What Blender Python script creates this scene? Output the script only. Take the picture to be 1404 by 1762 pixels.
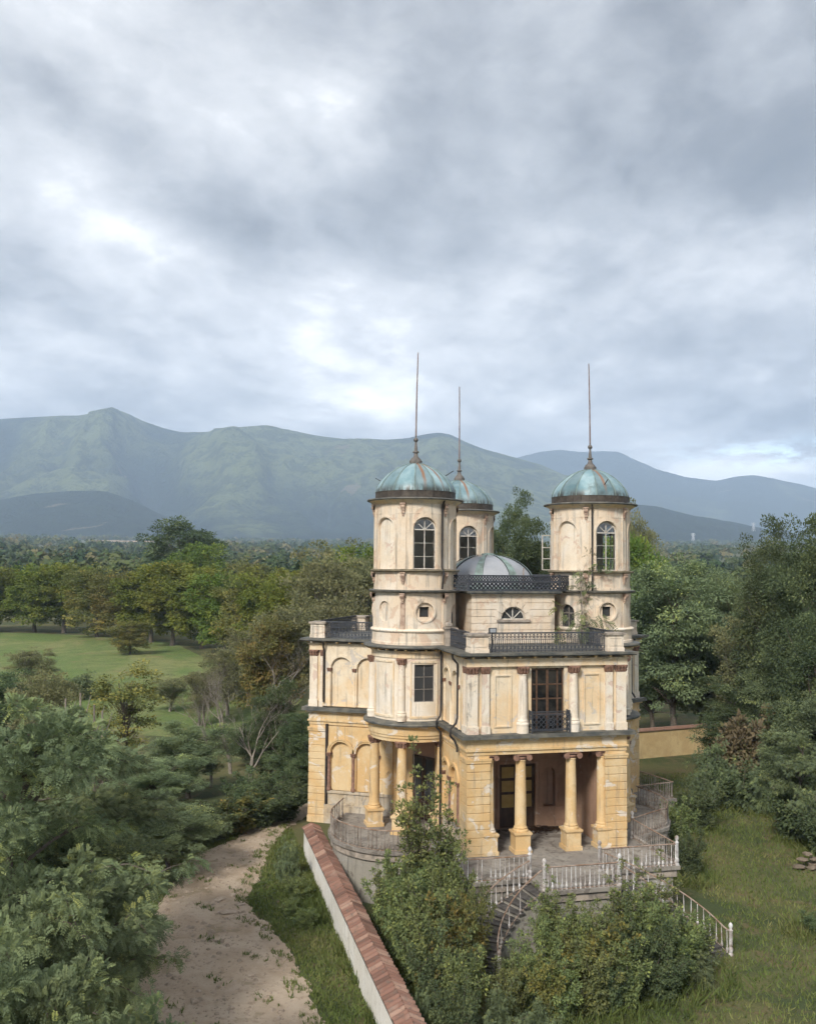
import bpy, math, random
import numpy as np
from mathutils import Vector, Matrix

# ------------------------------------------------------------------ clear
for _o in list(bpy.data.objects):
    bpy.data.objects.remove(_o)
scene = bpy.context.scene
COL = scene.collection
PI = math.pi
RAD = math.radians

# ------------------------------------------------------------------ camera
YAW = 0.23581
PITCH = math.atan(94 / 1630)
ROLL = RAD(0.5)
EYE = Vector((-15.22, -45.90, 14.1))
FW = Vector((math.sin(YAW), math.cos(YAW), 0))
RT = Vector((math.cos(YAW), -math.sin(YAW), 0))
_up = Vector((0, 0, 1))
_f = FW * math.cos(PITCH) + _up * math.sin(PITCH)
_u = _up * math.cos(PITCH) - FW * math.sin(PITCH)
_r = RT * math.cos(ROLL) + _u * math.sin(ROLL)
_u2 = _u * math.cos(ROLL) - RT * math.sin(ROLL)
cam_data = bpy.data.cameras.new('camera')
cam = bpy.data.objects.new('camera', cam_data)
COL.objects.link(cam)
M = Matrix.Identity(4)
for i in range(3):
    M[i][0] = _r[i]; M[i][1] = _u2[i]; M[i][2] = -_f[i]; M[i][3] = EYE[i]
cam.matrix_world = M
cam_data.sensor_fit = 'HORIZONTAL'
cam_data.sensor_width = 36.0
cam_data.lens = 36.0 * 1630 / 1404
cam_data.clip_start = 0.5
cam_data.clip_end = 40000
scene.camera = cam

# ------------------------------------------------------------------ light
SUN_AZ = RAD(-128)      # direction (seen from the villa, from +X counter-clockwise) the sun stands in
SUN_EL = RAD(38)
sun_data = bpy.data.lights.new('sun', 'SUN')
sun_data.energy = 1.5
sun_data.angle = RAD(12)
sun_data.color = (1.0, 0.95, 0.87)
sun = bpy.data.objects.new('sun', sun_data)
COL.objects.link(sun)
_sd = Vector((math.cos(SUN_AZ) * math.cos(SUN_EL), math.sin(SUN_AZ) * math.cos(SUN_EL), math.sin(SUN_EL)))
sun.rotation_euler = _sd.to_track_quat('Z', 'Y').to_euler()
sun.location = (-60, -60, 80)

scene.view_settings.view_transform = 'Standard'
scene.view_settings.look = 'None'
scene.view_settings.gamma = 1.0
scene.view_settings.use_curve_mapping = False
scene.view_settings.exposure = 1.85
scene.cycles.max_bounces = 6
scene.cycles.diffuse_bounces = 4
scene.cycles.glossy_bounces = 2
scene.cycles.transmission_bounces = 3
scene.cycles.transparent_max_bounces = 8
scene.cycles.volume_bounces = 1
scene.cycles.use_adaptive_sampling = True
scene.cycles.adaptive_threshold = 0.03


class NT:
    """small helper round a node tree"""
    def __init__(s, tree):
        s.t = tree; s.n = tree.nodes; s.l = tree.links
    def new(s, typ, **kw):
        n = s.n.new(typ)
        for k, v in kw.items():
            setattr(n, k, v)
        return n
    def put(s, sock, v):
        if isinstance(v, bpy.types.NodeSocket):
            s.l.new(v, sock)
        elif v is not None:
            try:
                sock.default_value = v
            except Exception:
                sock.default_value = (v[0], v[1], v[2], 1.0)
    def math(s, op, a, b=None, c=None, clamp=False):
        n = s.new('ShaderNodeMath', operation=op); n.use_clamp = clamp
        s.put(n.inputs[0], a)
        if b is not None: s.put(n.inputs[1], b)
        if c is not None: s.put(n.inputs[2], c)
        return n.outputs[0]
    def vmath(s, op, a, b=None):
        n = s.new('ShaderNodeVectorMath', operation=op)
        s.put(n.inputs[0], a)
        if b is not None: s.put(n.inputs[1], b)
        return n.outputs['Value'] if op == 'DOT_PRODUCT' else n.outputs[0]
    def noise(s, vec, scale, detail=4, rough=0.55, dist=0.0, out=0):
        n = s.new('ShaderNodeTexNoise')
        if vec is not None: s.put(n.inputs['Vector'], vec)
        n.inputs['Scale'].default_value = scale
        n.inputs['Detail'].default_value = detail
        n.inputs['Roughness'].default_value = rough
        n.inputs['Distortion'].default_value = dist
        return n.outputs[out]
    def ramp(s, fac, stops, interp='LINEAR'):
        n = s.new('ShaderNodeValToRGB'); n.color_ramp.interpolation = interp
        cr = n.color_ramp
        while len(cr.elements) < len(stops): cr.elements.new(0.5)
        for e, (p, c) in zip(cr.elements, stops):
            e.position = p
            e.color = (c, c, c, 1) if not hasattr(c, '__len__') else (c[0], c[1], c[2], 1)
        s.put(n.inputs[0], fac)
        return n.outputs[0]
    def mix(s, fac, a, b, blend='MIX'):
        n = s.new('ShaderNodeMix', data_type='RGBA', blend_type=blend)
        n.clamp_factor = True
        s.put(n.inputs[0], fac); s.put(n.inputs[6], a); s.put(n.inputs[7], b)
        return n.outputs[2]
    def smooth(s, x, a, b):
        n = s.new('ShaderNodeMapRange', interpolation_type='SMOOTHSTEP')
        s.put(n.inputs[0], x)
        n.inputs[1].default_value = a; n.inputs[2].default_value = b
        return n.outputs[0]
    def scale(s, vec, xyz):
        n = s.new('ShaderNodeMapping'); s.put(n.inputs[0], vec)
        n.inputs['Scale'].default_value = xyz
        return n.outputs[0]
    def bump(s, h, strength=0.3, dist=0.02):
        n = s.new('ShaderNodeBump'); s.put(n.inputs['Height'], h)
        n.inputs['Strength'].default_value = strength
        n.inputs['Distance'].default_value = dist
        return n.outputs[0]


# ------------------------------------------------------------------ world: high overcast in long streaks
world = bpy.data.worlds.new('World')
scene.world = world
world.use_nodes = True
W = NT(world.node_tree)
W.n.clear()
_out = W.new('ShaderNodeOutputWorld')
_bg = W.new('ShaderNodeBackground')
W.l.new(_bg.outputs[0], _out.inputs[0])
_sky = W.new('ShaderNodeTexSky', sky_type='NISHITA')
_sky.sun_disc = False
_sky.sun_elevation = SUN_EL
_sky.sun_rotation = PI / 2 - SUN_AZ
BLOBS = [(200, 385, 190, 55, 0.18, 0.35), (580, 535, 210, 50, 0.06, 0.10), (400, 600, 280, 45, 0.10, 0.0),
         (560, 150, 200, 90, 0.12, 0.3), (720, 690, 330, 50, 0.10, 0.0), (1290, 805, 200, 26, 0.24, -0.05),
         (60, 130, 250, 100, -0.18, 0.5), (430, 380, 170, 85, -0.16, 0.45), (40, 470, 190, 60, -0.14, 0.1),
         (735, 150, 60, 40, -0.12, 0.2), (1300, 260, 300, 110, -0.18, 0.0), (1180, 580, 330, 70, -0.14, 0.1),
         (1250, 710, 260, 60, -0.12, 0.1)]
_tc = W.new('ShaderNodeTexCoord')
_d = _tc.outputs['Generated']
_dx = W.vmath('DOT_PRODUCT', _d, (RT.x, RT.y, 0.0))
_dy = W.vmath('DOT_PRODUCT', _d, (FW.x, FW.y, 0.0))
_dz = W.vmath('DOT_PRODUCT', _d, (0.0, 0.0, 1.0))
_dz0 = W.math('MAXIMUM', _dz, 0.0)
_den = W.math('ADD', _dz0, 0.22)
_px = W.math('DIVIDE', _dx, _den)
_py = W.math('DIVIDE', _dy, _den)
_comb = W.new('ShaderNodeCombineXYZ')
W.put(_comb.inputs[0], _px); W.put(_comb.inputs[1], _py)
_cp = _comb.outputs[0]
def _map(vec, rot, sc, loc=(0, 0, 0)):
    m = W.new('ShaderNodeMapping'); W.put(m.inputs[0], vec)
    m.inputs['Rotation'].default_value = (0, 0, rot)
    m.inputs['Scale'].default_value = sc
    m.inputs['Location'].default_value = loc
    return m.outputs[0]
# slow folds bend the layers, then two grades of cloud drawn out along the wind
_wv = W.new('ShaderNodeTexNoise'); W.put(_wv.inputs['Vector'], _cp); _wv.inputs['Scale'].default_value = 2.2; _wv.inputs['Detail'].default_value = 4
_sc = W.new('ShaderNodeVectorMath', operation='MULTIPLY_ADD'); W.l.new(_wv.outputs['Color'], _sc.inputs[0])
_sc.inputs[1].default_value = (0.13, 0.13, 0); W.l.new(_cp, _sc.inputs[2])
_wp = _sc.outputs[0]
_n1 = W.noise(_map(_wp, RAD(-30), (1.6, 0.95, 1), (8.6, 1.9, 0)), 1.0, 4, 0.55, 0.0)
_n2 = W.noise(_map(_wp, RAD(-34), (3.4, 2.5, 1), (0.3, 5.2, 0)), 1.0, 6, 0.62, 0.0)
_n3 = W.noise(_map(_wp, RAD(-26), (7.5, 7.0, 1), (9.3, 0.2, 0)), 1.0, 6, 0.72, 0.0)
_ae = W.new('ShaderNodeCombineXYZ')
W.put(_ae.inputs[0], W.math('ARCTAN2', _dx, _dy)); W.put(_ae.inputs[1], W.math('ARCSINE', _dz))
def _blob(px, py, sx, sy, amp, slant=0.0):
    """soft patch of thicker or thinner cloud at a fixed azimuth and height in the sky"""
    a0 = math.atan((px - 702) / 1630); e0 = math.atan((975 - py) / 1630 * math.cos(a0))
    m = W.new('ShaderNodeMapping', vector_type='TEXTURE'); W.l.new(_ae.outputs[0], m.inputs[0])
    m.inputs['Location'].default_value = (a0, e0, 0); m.inputs['Rotation'].default_value = (0, 0, -math.atan(slant))
    m.inputs['Scale'].default_value = (sx * 2.1 / 1630, sy * 2.1 / 1630, 1)
    g = W.new('ShaderNodeTexGradient', gradient_type='QUADRATIC_SPHERE'); W.l.new(m.outputs[0], g.inputs[0])
    return g.outputs['Fac'], amp * 1.15
def _addblob(b, args):
    f, a = _blob(*args)
    return W.math('MULTIPLY_ADD', f, a, b)
_b = W.math('MULTIPLY_ADD', _n1, 0.74, W.math('MULTIPLY_ADD', _n2, 0.50, W.math('MULTIPLY', _n3, 0.24)))
for args in BLOBS:
    _b = _addblob(_b, args)
_ccol = W.ramp(_b, [(0.34, (0.052, 0.058, 0.068)), (0.54, (0.088, 0.093, 0.103)), (0.68, (0.152, 0.158, 0.169)), (0.84, (0.250, 0.254, 0.262)), (1.08, (0.44, 0.438, 0.44))])
_gf, _ga = _blob(1340, 775, 150, 22, 0.6)
# a few thin gaps low over the right horizon let the blue through
_gap = W.math('MULTIPLY', W.math('MULTIPLY', _gf, _ga), W.smooth(_n3, 0.42, 0.62))
_blue = W.mix(1.0, _sky.outputs[0], (0.10, 0.10, 0.10), 'MULTIPLY')
_wc = W.mix(W.math('MINIMUM', _gap, 0.55), _ccol, _blue)
_hb = W.math('MULTIPLY_ADD', W.math('EXPONENT', W.math('MULTIPLY', _dz0, -6.0)), 1.1, 1.0)   # a pale horizon, all round
_wc = W.mix(1.0, _wc, _hb, 'MULTIPLY')
W.l.new(_wc, _bg.inputs['Color'])
_bg.inputs['Strength'].default_value = 1.0

# ------------------------------------------------------------------ mesh helpers
class MB:
    """collects faces, then becomes ONE mesh"""
    def __init__(s):
        s.v = []; s.f = []
    def add(s, verts, faces):
        b = len(s.v)
        s.v += [tuple(p) for p in verts]
        s.f += [tuple(b + i for i in f) for f in faces]
        return s
    def box(s, x0, x1, y0, y1, z0, z1):
        return s.add([(x0, y0, z0), (x1, y0, z0), (x1, y1, z0), (x0, y1, z0), (x0, y0, z1), (x1, y0, z1), (x1, y1, z1), (x0, y1, z1)],
                     [(3, 2, 1, 0), (4, 5, 6, 7), (0, 1, 5, 4), (1, 2, 6, 5), (2, 3, 7, 6), (3, 0, 4, 7)])
    def taper(s, cx, cy, z0, z1, hx0, hy0, hx1, hy1):
        return s.add([(cx - hx0, cy - hy0, z0), (cx + hx0, cy - hy0, z0), (cx + hx0, cy + hy0, z0), (cx - hx0, cy + hy0, z0),
                      (cx - hx1, cy - hy1, z1), (cx + hx1, cy - hy1, z1), (cx + hx1, cy + hy1, z1), (cx - hx1, cy + hy1, z1)],
                     [(3, 2, 1, 0), (4, 5, 6, 7), (0, 1, 5, 4), (1, 2, 6, 5), (2, 3, 7, 6), (3, 0, 4, 7)])
    def bar(s, p, q, w, h=None, up=(0, 0, 1)):
        """square bar from p to q, w across and h along up"""
        p = Vector(p); q = Vector(q); h = w if h is None else h
        d = (q - p).normalized(); up = Vector(up)
        if abs(d.dot(up)) > 0.98: up = Vector((1, 0, 0)) if abs(d.x) < .9 else Vector((0, 1, 0))
        a = d.cross(up).normalized() * (w / 2); b = a.cross(d).normalized() * (h / 2)
        vs = [p - a - b, p + a - b, p + a + b, p - a + b, q - a - b, q + a - b, q + a + b, q - a + b]
        return s.add(vs, [(0, 1, 2, 3), (7, 6, 5, 4), (4, 5, 1, 0), (5, 6, 2, 1), (6, 7, 3, 2), (7, 4, 0, 3)])
    def prism(s, pts, z0, z1):
        n = len(pts)
        vs = [(x, y, z0) for x, y in pts] + [(x, y, z1) for x, y in pts]
        fs = [tuple(reversed(range(n))), tuple(range(n, 2 * n))]
        fs += [(i, (i + 1) % n, n + (i + 1) % n, n + i) for i in range(n)]
        return s.add(vs, fs)
    def lathe(s, prof, cx=0, cy=0, n=24, a0=0.0, a1=2 * PI, cap=False):
        full = abs(a1 - a0 - 2 * PI) < 1e-6
        m = n if full else n + 1
        vs = []
        for r, z in prof:
            for i in range(m):
                a = a0 + (a1 - a0) * i / n
                vs.append((cx + r * math.cos(a), cy + r * math.sin(a), z))
        fs = []
        for j in range(len(prof) - 1):
            for i in range(n):
                i2 = (i + 1) % m if full else i + 1
                fs.append((j * m + i, j * m + i2, (j + 1) * m + i2, (j + 1) * m + i))
        if cap and full:
            fs.append(tuple(reversed(range(m))))
            fs.append(tuple(range((len(prof) - 1) * m, len(prof) * m)))
        return s.add(vs, fs)
    def tube(s, pts, rad, n=6, caps=True):
        pts = [Vector(p) for p in pts]
        if not hasattr(rad, '__len__'): rad = [rad] * len(pts)
        vs = []; ref = None
        for i, p in enumerate(pts):
            d = (pts[min(i + 1, len(pts) - 1)] - pts[max(i - 1, 0)])
            d = d.normalized() if d.length > 1e-9 else Vector((0, 0, 1))
            if ref is None:
                ref = Vector((1, 0, 0)) if abs(d.x) < .8 else Vector((0, 1, 0))
            a = (ref - d * ref.dot(d)).normalized(); ref = a
            b = d.cross(a)
            for k in range(n):
                t = 2 * PI * k / n
                vs.append(p + (a * math.cos(t) + b * math.sin(t)) * rad[i])
        fs = []
        for j in range(len(pts) - 1):
            for k in range(n):
                k2 = (k + 1) % n
                fs.append((j * n + k, j * n + k2, (j + 1) * n + k2, (j + 1) * n + k))
        if caps:
            fs.append(tuple(reversed(range(n)))); fs.append(tuple(range((len(pts) - 1) * n, len(pts) * n)))
        return s.add(vs, fs)
    def ring(s, c, r, w, t, axu, axv, n=8):
        """flat ring of bars in the plane axu, axv"""
        c = Vector(c); axu = Vector(axu); axv = Vector(axv); nn = axu.cross(axv).normalized() * (t / 2)
        vs = []
        for k in range(n):
            a = 2 * PI * k / n; d = axu * math.cos(a) + axv * math.sin(a)
            for rr in (r - w / 2, r + w / 2):
                vs.append(c + d * rr + nn); vs.append(c + d * rr - nn)
        fs = []
        for k in range(n):
            a = 4 * k; b = 4 * ((k + 1) % n)
            fs += [(a, b, b + 2, a + 2), (a + 1, a + 3, b + 3, b + 1), (a + 2, b + 2, b + 3, a + 3), (a, a + 1, b + 1, b)]
        return s.add(vs, fs)
    def panel(s, u0, u1, z0, z1, holes, depth, mapf, du=0.25, edges=True):
        """a wall skin with real openings. holes: ('arch',ua,ub,zb,zs) ('rect',ua,ub,zb,zt) ('oval',uc,zc,ru,rz); mapf(u,z,d)"""
        us = {u0, u1}
        k = max(1, int(math.ceil((u1 - u0) / du)))
        for i in range(k + 1): us.add(u0 + (u1 - u0) * i / k)
        hs = []
        for h in holes:
            dep = depth
            if isinstance(h[-1], str) is False and h[0] != 'oval' and len(h) == 6: dep = h[5]
            if h[0] == 'arch':
                _, ua, ub, zb, zs = h[:5]; r = (ub - ua) / 2; uc = (ua + ub) / 2
                for i in range(13): us.add(uc - r * math.cos(PI * i / 12))
                hs.append((ua, ub, (lambda u, zb=zb: zb), (lambda u, uc=uc, r=r, zs=zs: zs + math.sqrt(max(0, r * r - (u - uc) ** 2))), dep))
            elif h[0] == 'rect':
                _, ua, ub, zb, zt = h[:5]; us.add(ua); us.add(ub)
                hs.append((ua, ub, (lambda u, zb=zb: zb), (lambda u, zt=zt: zt), dep))
            else:
                _, uc, zc, ru, rz = h[:5]; dep = h[5] if len(h) > 5 else depth
                for i in range(17): us.add(uc - ru * math.cos(PI * i / 16))
                fn = lambda u, sg, uc=uc, zc=zc, ru=ru, rz=rz: zc + sg * rz * math.sqrt(max(0, 1 - ((u - uc) / ru) ** 2))
                hs.append((uc - ru, uc + ru, (lambda u, fn=fn: fn(u, -1)), (lambda u, fn=fn: fn(u, 1)), dep))
        us = sorted(us); cl = [us[0]]
        for u in us[1:]:
            if u - cl[-1] > 1e-5: cl.append(u)
        us = cl
        def quad(a, b, c, d): s.add([a, b, c, d], [(0, 1, 2, 3)])
        for a, b in zip(us[:-1], us[1:]):
            mid = (a + b) / 2
            h = next((h for h in hs if h[0] + 1e-6 < mid < h[1] - 1e-6), None)
            if h is None:
                quad(mapf(a, z0, 0), mapf(b, z0, 0), mapf(b, z1, 0), mapf(a, z1, 0)); continue
            la, lb, ta, tb = h[2](a), h[2](b), h[3](a), h[3](b); dp = h[4]
            if min(la, lb) > z0 + 1e-4:
                quad(mapf(a, z0, 0), mapf(b, z0, 0), mapf(b, lb, 0), mapf(a, la, 0))
            if max(ta, tb) < z1 - 1e-4:
                quad(mapf(a, ta, 0), mapf(b, tb, 0), mapf(b, z1, 0), mapf(a, z1, 0))
            quad(mapf(a, la, 0), mapf(b, lb, 0), mapf(b, lb, dp), mapf(a, la, dp))
            quad(mapf(a, ta, dp), mapf(b, tb, dp), mapf(b, tb, 0), mapf(a, ta, 0))
            for e, l, t in ((a, la, ta), (b, lb, tb)):
                if (abs(e - h[0]) < 1e-4 or abs(e - h[1]) < 1e-4) and t - l > 1e-3:
                    quad(mapf(e, l, 0), mapf(e, t, 0), mapf(e, t, dp), mapf(e, l, dp))
        if edges:
            for e in (u0, u1):
                quad(mapf(e, z0, 0), mapf(e, z1, 0), mapf(e, z1, depth), mapf(e, z0, depth))
            for a, b in zip(us[:-1], us[1:]):
                quad(mapf(a, z1, 0), mapf(b, z1, 0), mapf(b, z1, depth), mapf(a, z1, depth))
        return s
    def mesh(s, name, smooth=None):
        me = bpy.data.meshes.new(name)
        me.from_pydata(s.v, [], s.f)
        me.update()
        if smooth is not None:
            me.polygons.foreach_set('use_smooth', [True] * len(me.polygons))
            me.set_sharp_from_angle(angle=RAD(smooth))
        return me
    def build(s, name, mat, parent=None, smooth=None, loc=None, rz=0.0):
        me = s.mesh(name, smooth)
        return link(name, me, mat, parent, loc, rz)


def link(name, me, mat=None, parent=None, loc=None, rz=0.0):
    o = bpy.data.objects.new(name, me)
    if mat is not None and me is not None and len(me.materials) == 0: me.materials.append(mat)
    COL.objects.link(o)
    if parent is not None: o.parent = parent
    if loc is not None: o.location = loc
    o.rotation_euler = (0, 0, rz)
    return o


def thing(name, label, cat, loc=(0, 0, 0), rz=0.0, group=None):
    o = bpy.data.objects.new(name, None)
    o.empty_display_size = 0.2
    COL.objects.link(o)
    o.location = loc; o.rotation_euler = (0, 0, rz)
    return tag(o, label, cat, group)


def tag(o, label, cat, group=None, kind=None):
    if label: o['label'] = label
    if cat: o['category'] = cat
    if group: o['group'] = group
    if kind: o['kind'] = kind
    return o


def copy_tree(o, parent=None):
    c = o.copy(); COL.objects.link(c); c.parent = parent
    for ch in list(o.children): copy_tree(ch, c)
    return c


def thrice(o, parent, ks=(1, 2)):
    """the villa has a threefold plan: the same piece again, turned by 120 and 240 degrees"""
    out = [o]
    for k in ks:
        c = copy_tree(o, parent)
        a = k * 2 * PI / 3
        c.location = Matrix.Rotation(a, 3, 'Z') @ o.location
        c.rotation_euler = (o.rotation_euler.x, o.rotation_euler.y, o.rotation_euler.z + a)
        out.append(c)
    return out


def at(px, D, z=0.0):
    """plan position seen at column px of the photograph's width and D metres away"""
    p = EYE + FW * D + RT * ((px - 702) / 1630 * D)
    return Vector((p.x, p.y, z))


def top_z(py, D):
    return 14.1 - (py - 975) / 1630 * D


# ------------------------------------------------------------------ materials
MAT = {}
def new_mat(name, rough=0.8):
    m = bpy.data.materials.new(name); m.use_nodes = True
    t = NT(m.node_tree)
    b = t.n['Principled BSDF']
    b.inputs['Roughness'].default_value = rough
    b.inputs['Specular IOR Level'].default_value = 0.25
    MAT[name] = m
    g = t.new('ShaderNodeNewGeometry')
    return t, b, g.outputs['Position']


def plaster(name, c1, c2, worn, stain, worn_amt=0.62, stain_amt=0.6, seed=0.0, soot=0.66):
    """old lime plaster: faded patches, run-off streaks, flaked spots with hard edges, soot"""
    t, b, pos = new_mat(name, 0.9)
    p = t.vmath('ADD', pos, (seed, seed * .7, seed * .3))
    big = t.noise(p, 0.75, 5, 0.62, 0.5)
    col = t.mix(t.smooth(big, 0.38, 0.60), c1, c2)
    mid = t.noise(p, 3.1, 6, 0.68, 0.7)
    col = t.mix(t.math('MULTIPLY', t.smooth(mid, 0.50, 0.68), 0.45), col, tuple(x * 0.76 for x in c2))
    st = t.noise(t.scale(p, (4.2, 4.2, 0.30)), 1.0, 6, 0.66, 0.15)
    col = t.mix(t.math('MULTIPLY', t.smooth(st, stain_amt - .03, stain_amt + 0.13), 0.70), col, stain)
    wn = t.noise(p, 1.15, 8, 0.66, 0.9)
    wm = t.smooth(wn, worn_amt - .03, worn_amt - .005)
    col = t.mix(t.math('MULTIPLY', wm, 0.85), col, worn)
    so = t.noise(p, 0.62, 7, 0.7, 0.4)
    col = t.mix(t.math('MULTIPLY', t.smooth(so, soot - .03, soot + .06), 0.75), col, (0.075, 0.07, 0.065))
    fine = t.noise(p, 26, 4, 0.75)
    col = t.mix(t.math('MULTIPLY', t.smooth(fine, 0.50, 0.74), 0.26), col, (0.25, 0.21, 0.17))
    t.put(b.inputs['Base Color'], col)
    h = t.math('ADD', t.math('MULTIPLY', fine, 0.5), t.math('MULTIPLY_ADD', wm, -0.7, mid))
    t.put(b.inputs['Normal'], t.bump(h, 0.5, 0.025))
    return MAT[name]


plaster('pale_plaster', (0.69, 0.605, 0.50), (0.665, 0.54, 0.405), (0.58, 0.43, 0.32), (0.27, 0.25, 0.22), 0.60, 0.535)
plaster('cream_plaster', (0.70, 0.60, 0.455), (0.68, 0.515, 0.325), (0.52, 0.47, 0.42), (0.29, 0.25, 0.20), 0.61, 0.565, 11)
plaster('ochre_plaster', (0.64, 0.49, 0.29), (0.60, 0.405, 0.195), (0.66, 0.59, 0.50), (0.31, 0.24, 0.17), 0.61, 0.565, 23)
plaster('white_plaster', (0.72, 0.65, 0.555), (0.70, 0.595, 0.46), (0.58, 0.435, 0.35), (0.33, 0.29, 0.245), 0.61, 0.57, 31)
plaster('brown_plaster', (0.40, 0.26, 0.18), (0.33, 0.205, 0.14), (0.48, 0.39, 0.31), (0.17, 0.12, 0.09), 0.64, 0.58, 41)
plaster('yellow_plaster', (0.50, 0.38, 0.20), (0.44, 0.32, 0.16), (0.40, 0.34, 0.26), (0.22, 0.18, 0.12), 0.70, 0.60, 51)
plaster('whitewash', (0.80, 0.77, 0.72), (0.74, 0.70, 0.63), (0.60, 0.55, 0.48), (0.42, 0.38, 0.32), 0.66, 0.60, 61)
plaster('base_plaster', (0.50, 0.45, 0.37), (0.46, 0.36, 0.24), (0.30, 0.28, 0.25), (0.17, 0.15, 0.13), 0.58, 0.54, 91, 0.58)
plaster('base_stone', (0.34, 0.32, 0.28), (0.28, 0.26, 0.22), (0.16, 0.14, 0.12), (0.12, 0.11, 0.10), 0.62, 0.55, 71)
plaster('terrace_stone', (0.29, 0.265, 0.23), (0.23, 0.205, 0.18), (0.15, 0.13, 0.11), (0.13, 0.115, 0.10), 0.58, 0.53, 81)


def simple(name, c1, c2, scale=3.0, rough=0.7, metal=0.0, bump=0.2, spec=0.3, rnd=0.0):
    t, b, pos = new_mat(name, rough)
    n = t.noise(pos, scale, 5, 0.65, 0.3)
    col = t.mix(t.smooth(n, 0.33, 0.68), c1, c2)
    if rnd:
        oi = t.new('ShaderNodeObjectInfo')
        hv = t.new('ShaderNodeHueSaturation'); t.put(hv.inputs['Color'], col)
        t.put(hv.inputs['Value'], t.math('MULTIPLY_ADD', oi.outputs['Random'], rnd, 1 - rnd / 2))
        col = hv.outputs[0]
    t.put(b.inputs['Base Color'], col)
    b.inputs['Metallic'].default_value = metal
    b.inputs['Specular IOR Level'].default_value = spec
    if bump: t.put(b.inputs['Normal'], t.bump(t.noise(pos, scale * 6, 5, 0.7), bump, 0.02))
    return MAT[name]


simple('terracotta', (0.29, 0.165, 0.115), (0.145, 0.085, 0.062), 9)
simple('carved_stone', (0.48, 0.36, 0.27), (0.27, 0.175, 0.13), 6)
simple('slate', (0.065, 0.070, 0.068), (0.165, 0.155, 0.13), 2.2, 0.6)
simple('mossy_ledge', (0.24, 0.20, 0.13), (0.13, 0.11, 0.08), 3, 0.85)
simple('weathered_stone', (0.40, 0.34, 0.28), (0.17, 0.15, 0.13), 2.5, 0.85)
simple('iron', (0.034, 0.039, 0.049), (0.058, 0.061, 0.072), 5, 0.55, 0.0, 0.1, 0.4)
simple('pipe_metal', (0.016, 0.016, 0.018), (0.05, 0.04, 0.033), 3, 0.5)
simple('dark_lead', (0.045, 0.036, 0.030), (0.085, 0.070, 0.056), 4, 0.6, 0.0, 0.2, 0.3, 0.3)
simple('finial_metal', (0.10, 0.092, 0.085), (0.17, 0.15, 0.135), 5, 0.6)
simple('spire_metal', (0.30, 0.25, 0.24), (0.20, 0.14, 0.13), 2, 0.45, 0.4, 0.0)
simple('rusty_rail', (0.20, 0.12, 0.075), (0.34, 0.27, 0.22), 4, 0.75)
simple('rusty_baluster', (0.30, 0.27, 0.24), (0.15, 0.11, 0.085), 2.6, 0.7, 0, 0.2, 0.3, 0.5)
simple('baluster_paint', (0.60, 0.59, 0.58), (0.24, 0.19, 0.16), 2.6, 0.6, 0, 0.2, 0.3, 0.35)
simple('dark_wood', (0.030, 0.018, 0.012), (0.075, 0.042, 0.026), 5, 0.6)
simple('window_paint', (0.58, 0.55, 0.50), (0.40, 0.36, 0.31), 5, 0.7)
simple('brown_wood', (0.12, 0.066, 0.038), (0.07, 0.038, 0.022), 5, 0.6)
simple('grey_wood', (0.22, 0.20, 0.18), (0.13, 0.115, 0.10), 5, 0.8)
simple('inner_plaster', (0.76, 0.71, 0.63), (0.66, 0.60, 0.52), 1.5, 0.9)
simple('step_stone', (0.11, 0.10, 0.09), (0.055, 0.05, 0.046), 4, 0.85, 0, 0.3, 0.3, 0.3)
simple('heap_stone', (0.20, 0.155, 0.115), (0.12, 0.10, 0.075), 5, 0.9, 0, 0.5, 0.2, 0.35)
simple('rock', (0.46, 0.375, 0.295), (0.30, 0.235, 0.175), 5, 0.9, 0, 0.5, 0.2, 0.35)
simple('bark', (0.085, 0.068, 0.052), (0.16, 0.135, 0.11), 7, 0.9, 0, 0.5)
simple('pale_bark', (0.29, 0.255, 0.215), (0.19, 0.16, 0.13), 7, 0.9, 0, 0.4)
simple('lamp_body', (0.02, 0.02, 0.022), (0.035, 0.035, 0.037), 3, 0.5)
simple('pylon_steel', (0.55, 0.56, 0.57), (0.48, 0.48, 0.50), 3, 0.5)

# ochre glass door backs, dark glass, clear thin glass
def glass(name, tint, clear):
    m = bpy.data.materials.new(name); m.use_nodes = True; MAT[name] = m
    t = NT(m.node_tree); t.n.clear()
    out = t.new('ShaderNodeOutputMaterial')
    tr = t.new('ShaderNodeBsdfTransparent'); tr.inputs[0].default_value = (*tint, 1)
    gl = t.new('ShaderNodeBsdfGlossy'); gl.inputs['Roughness'].default_value = 0.04
    fr = t.new('ShaderNodeFresnel'); fr.inputs[0].default_value = 1.5
    ms = t.new('ShaderNodeMixShader')
    t.put(ms.inputs[0], t.math('ADD', fr.outputs[0], clear, clamp=True))
    t.l.new(tr.outputs[0], ms.inputs[1]); t.l.new(gl.outputs[0], ms.inputs[2])
    t.l.new(ms.outputs[0], out.inputs[0])
    return m
glass('clear_glass', (0.96, 0.97, 0.97), -0.02)
glass('dusty_glass', (0.62, 0.63, 0.63), 0.10)
t, b, pos = new_mat('roof_glass', 0.12)
n = t.noise(pos, 2.0, 3, 0.6)
t.put(b.inputs['Base Color'], t.mix(n, (0.24, 0.255, 0.28), (0.38, 0.39, 0.41)))
b.inputs['Specular IOR Level'].default_value = 0.7
t.put(b.inputs['Roughness'], t.math('MULTIPLY_ADD', n, 0.25, 0.1))
t, b, pos = new_mat('dark_glass', 0.06)
b.inputs['Base Color'].default_value = (0.045, 0.046, 0.048, 1)
b.inputs['Specular IOR Level'].default_value = 0.35
t, b, pos = new_mat('black_glass', 0.08)
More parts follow.
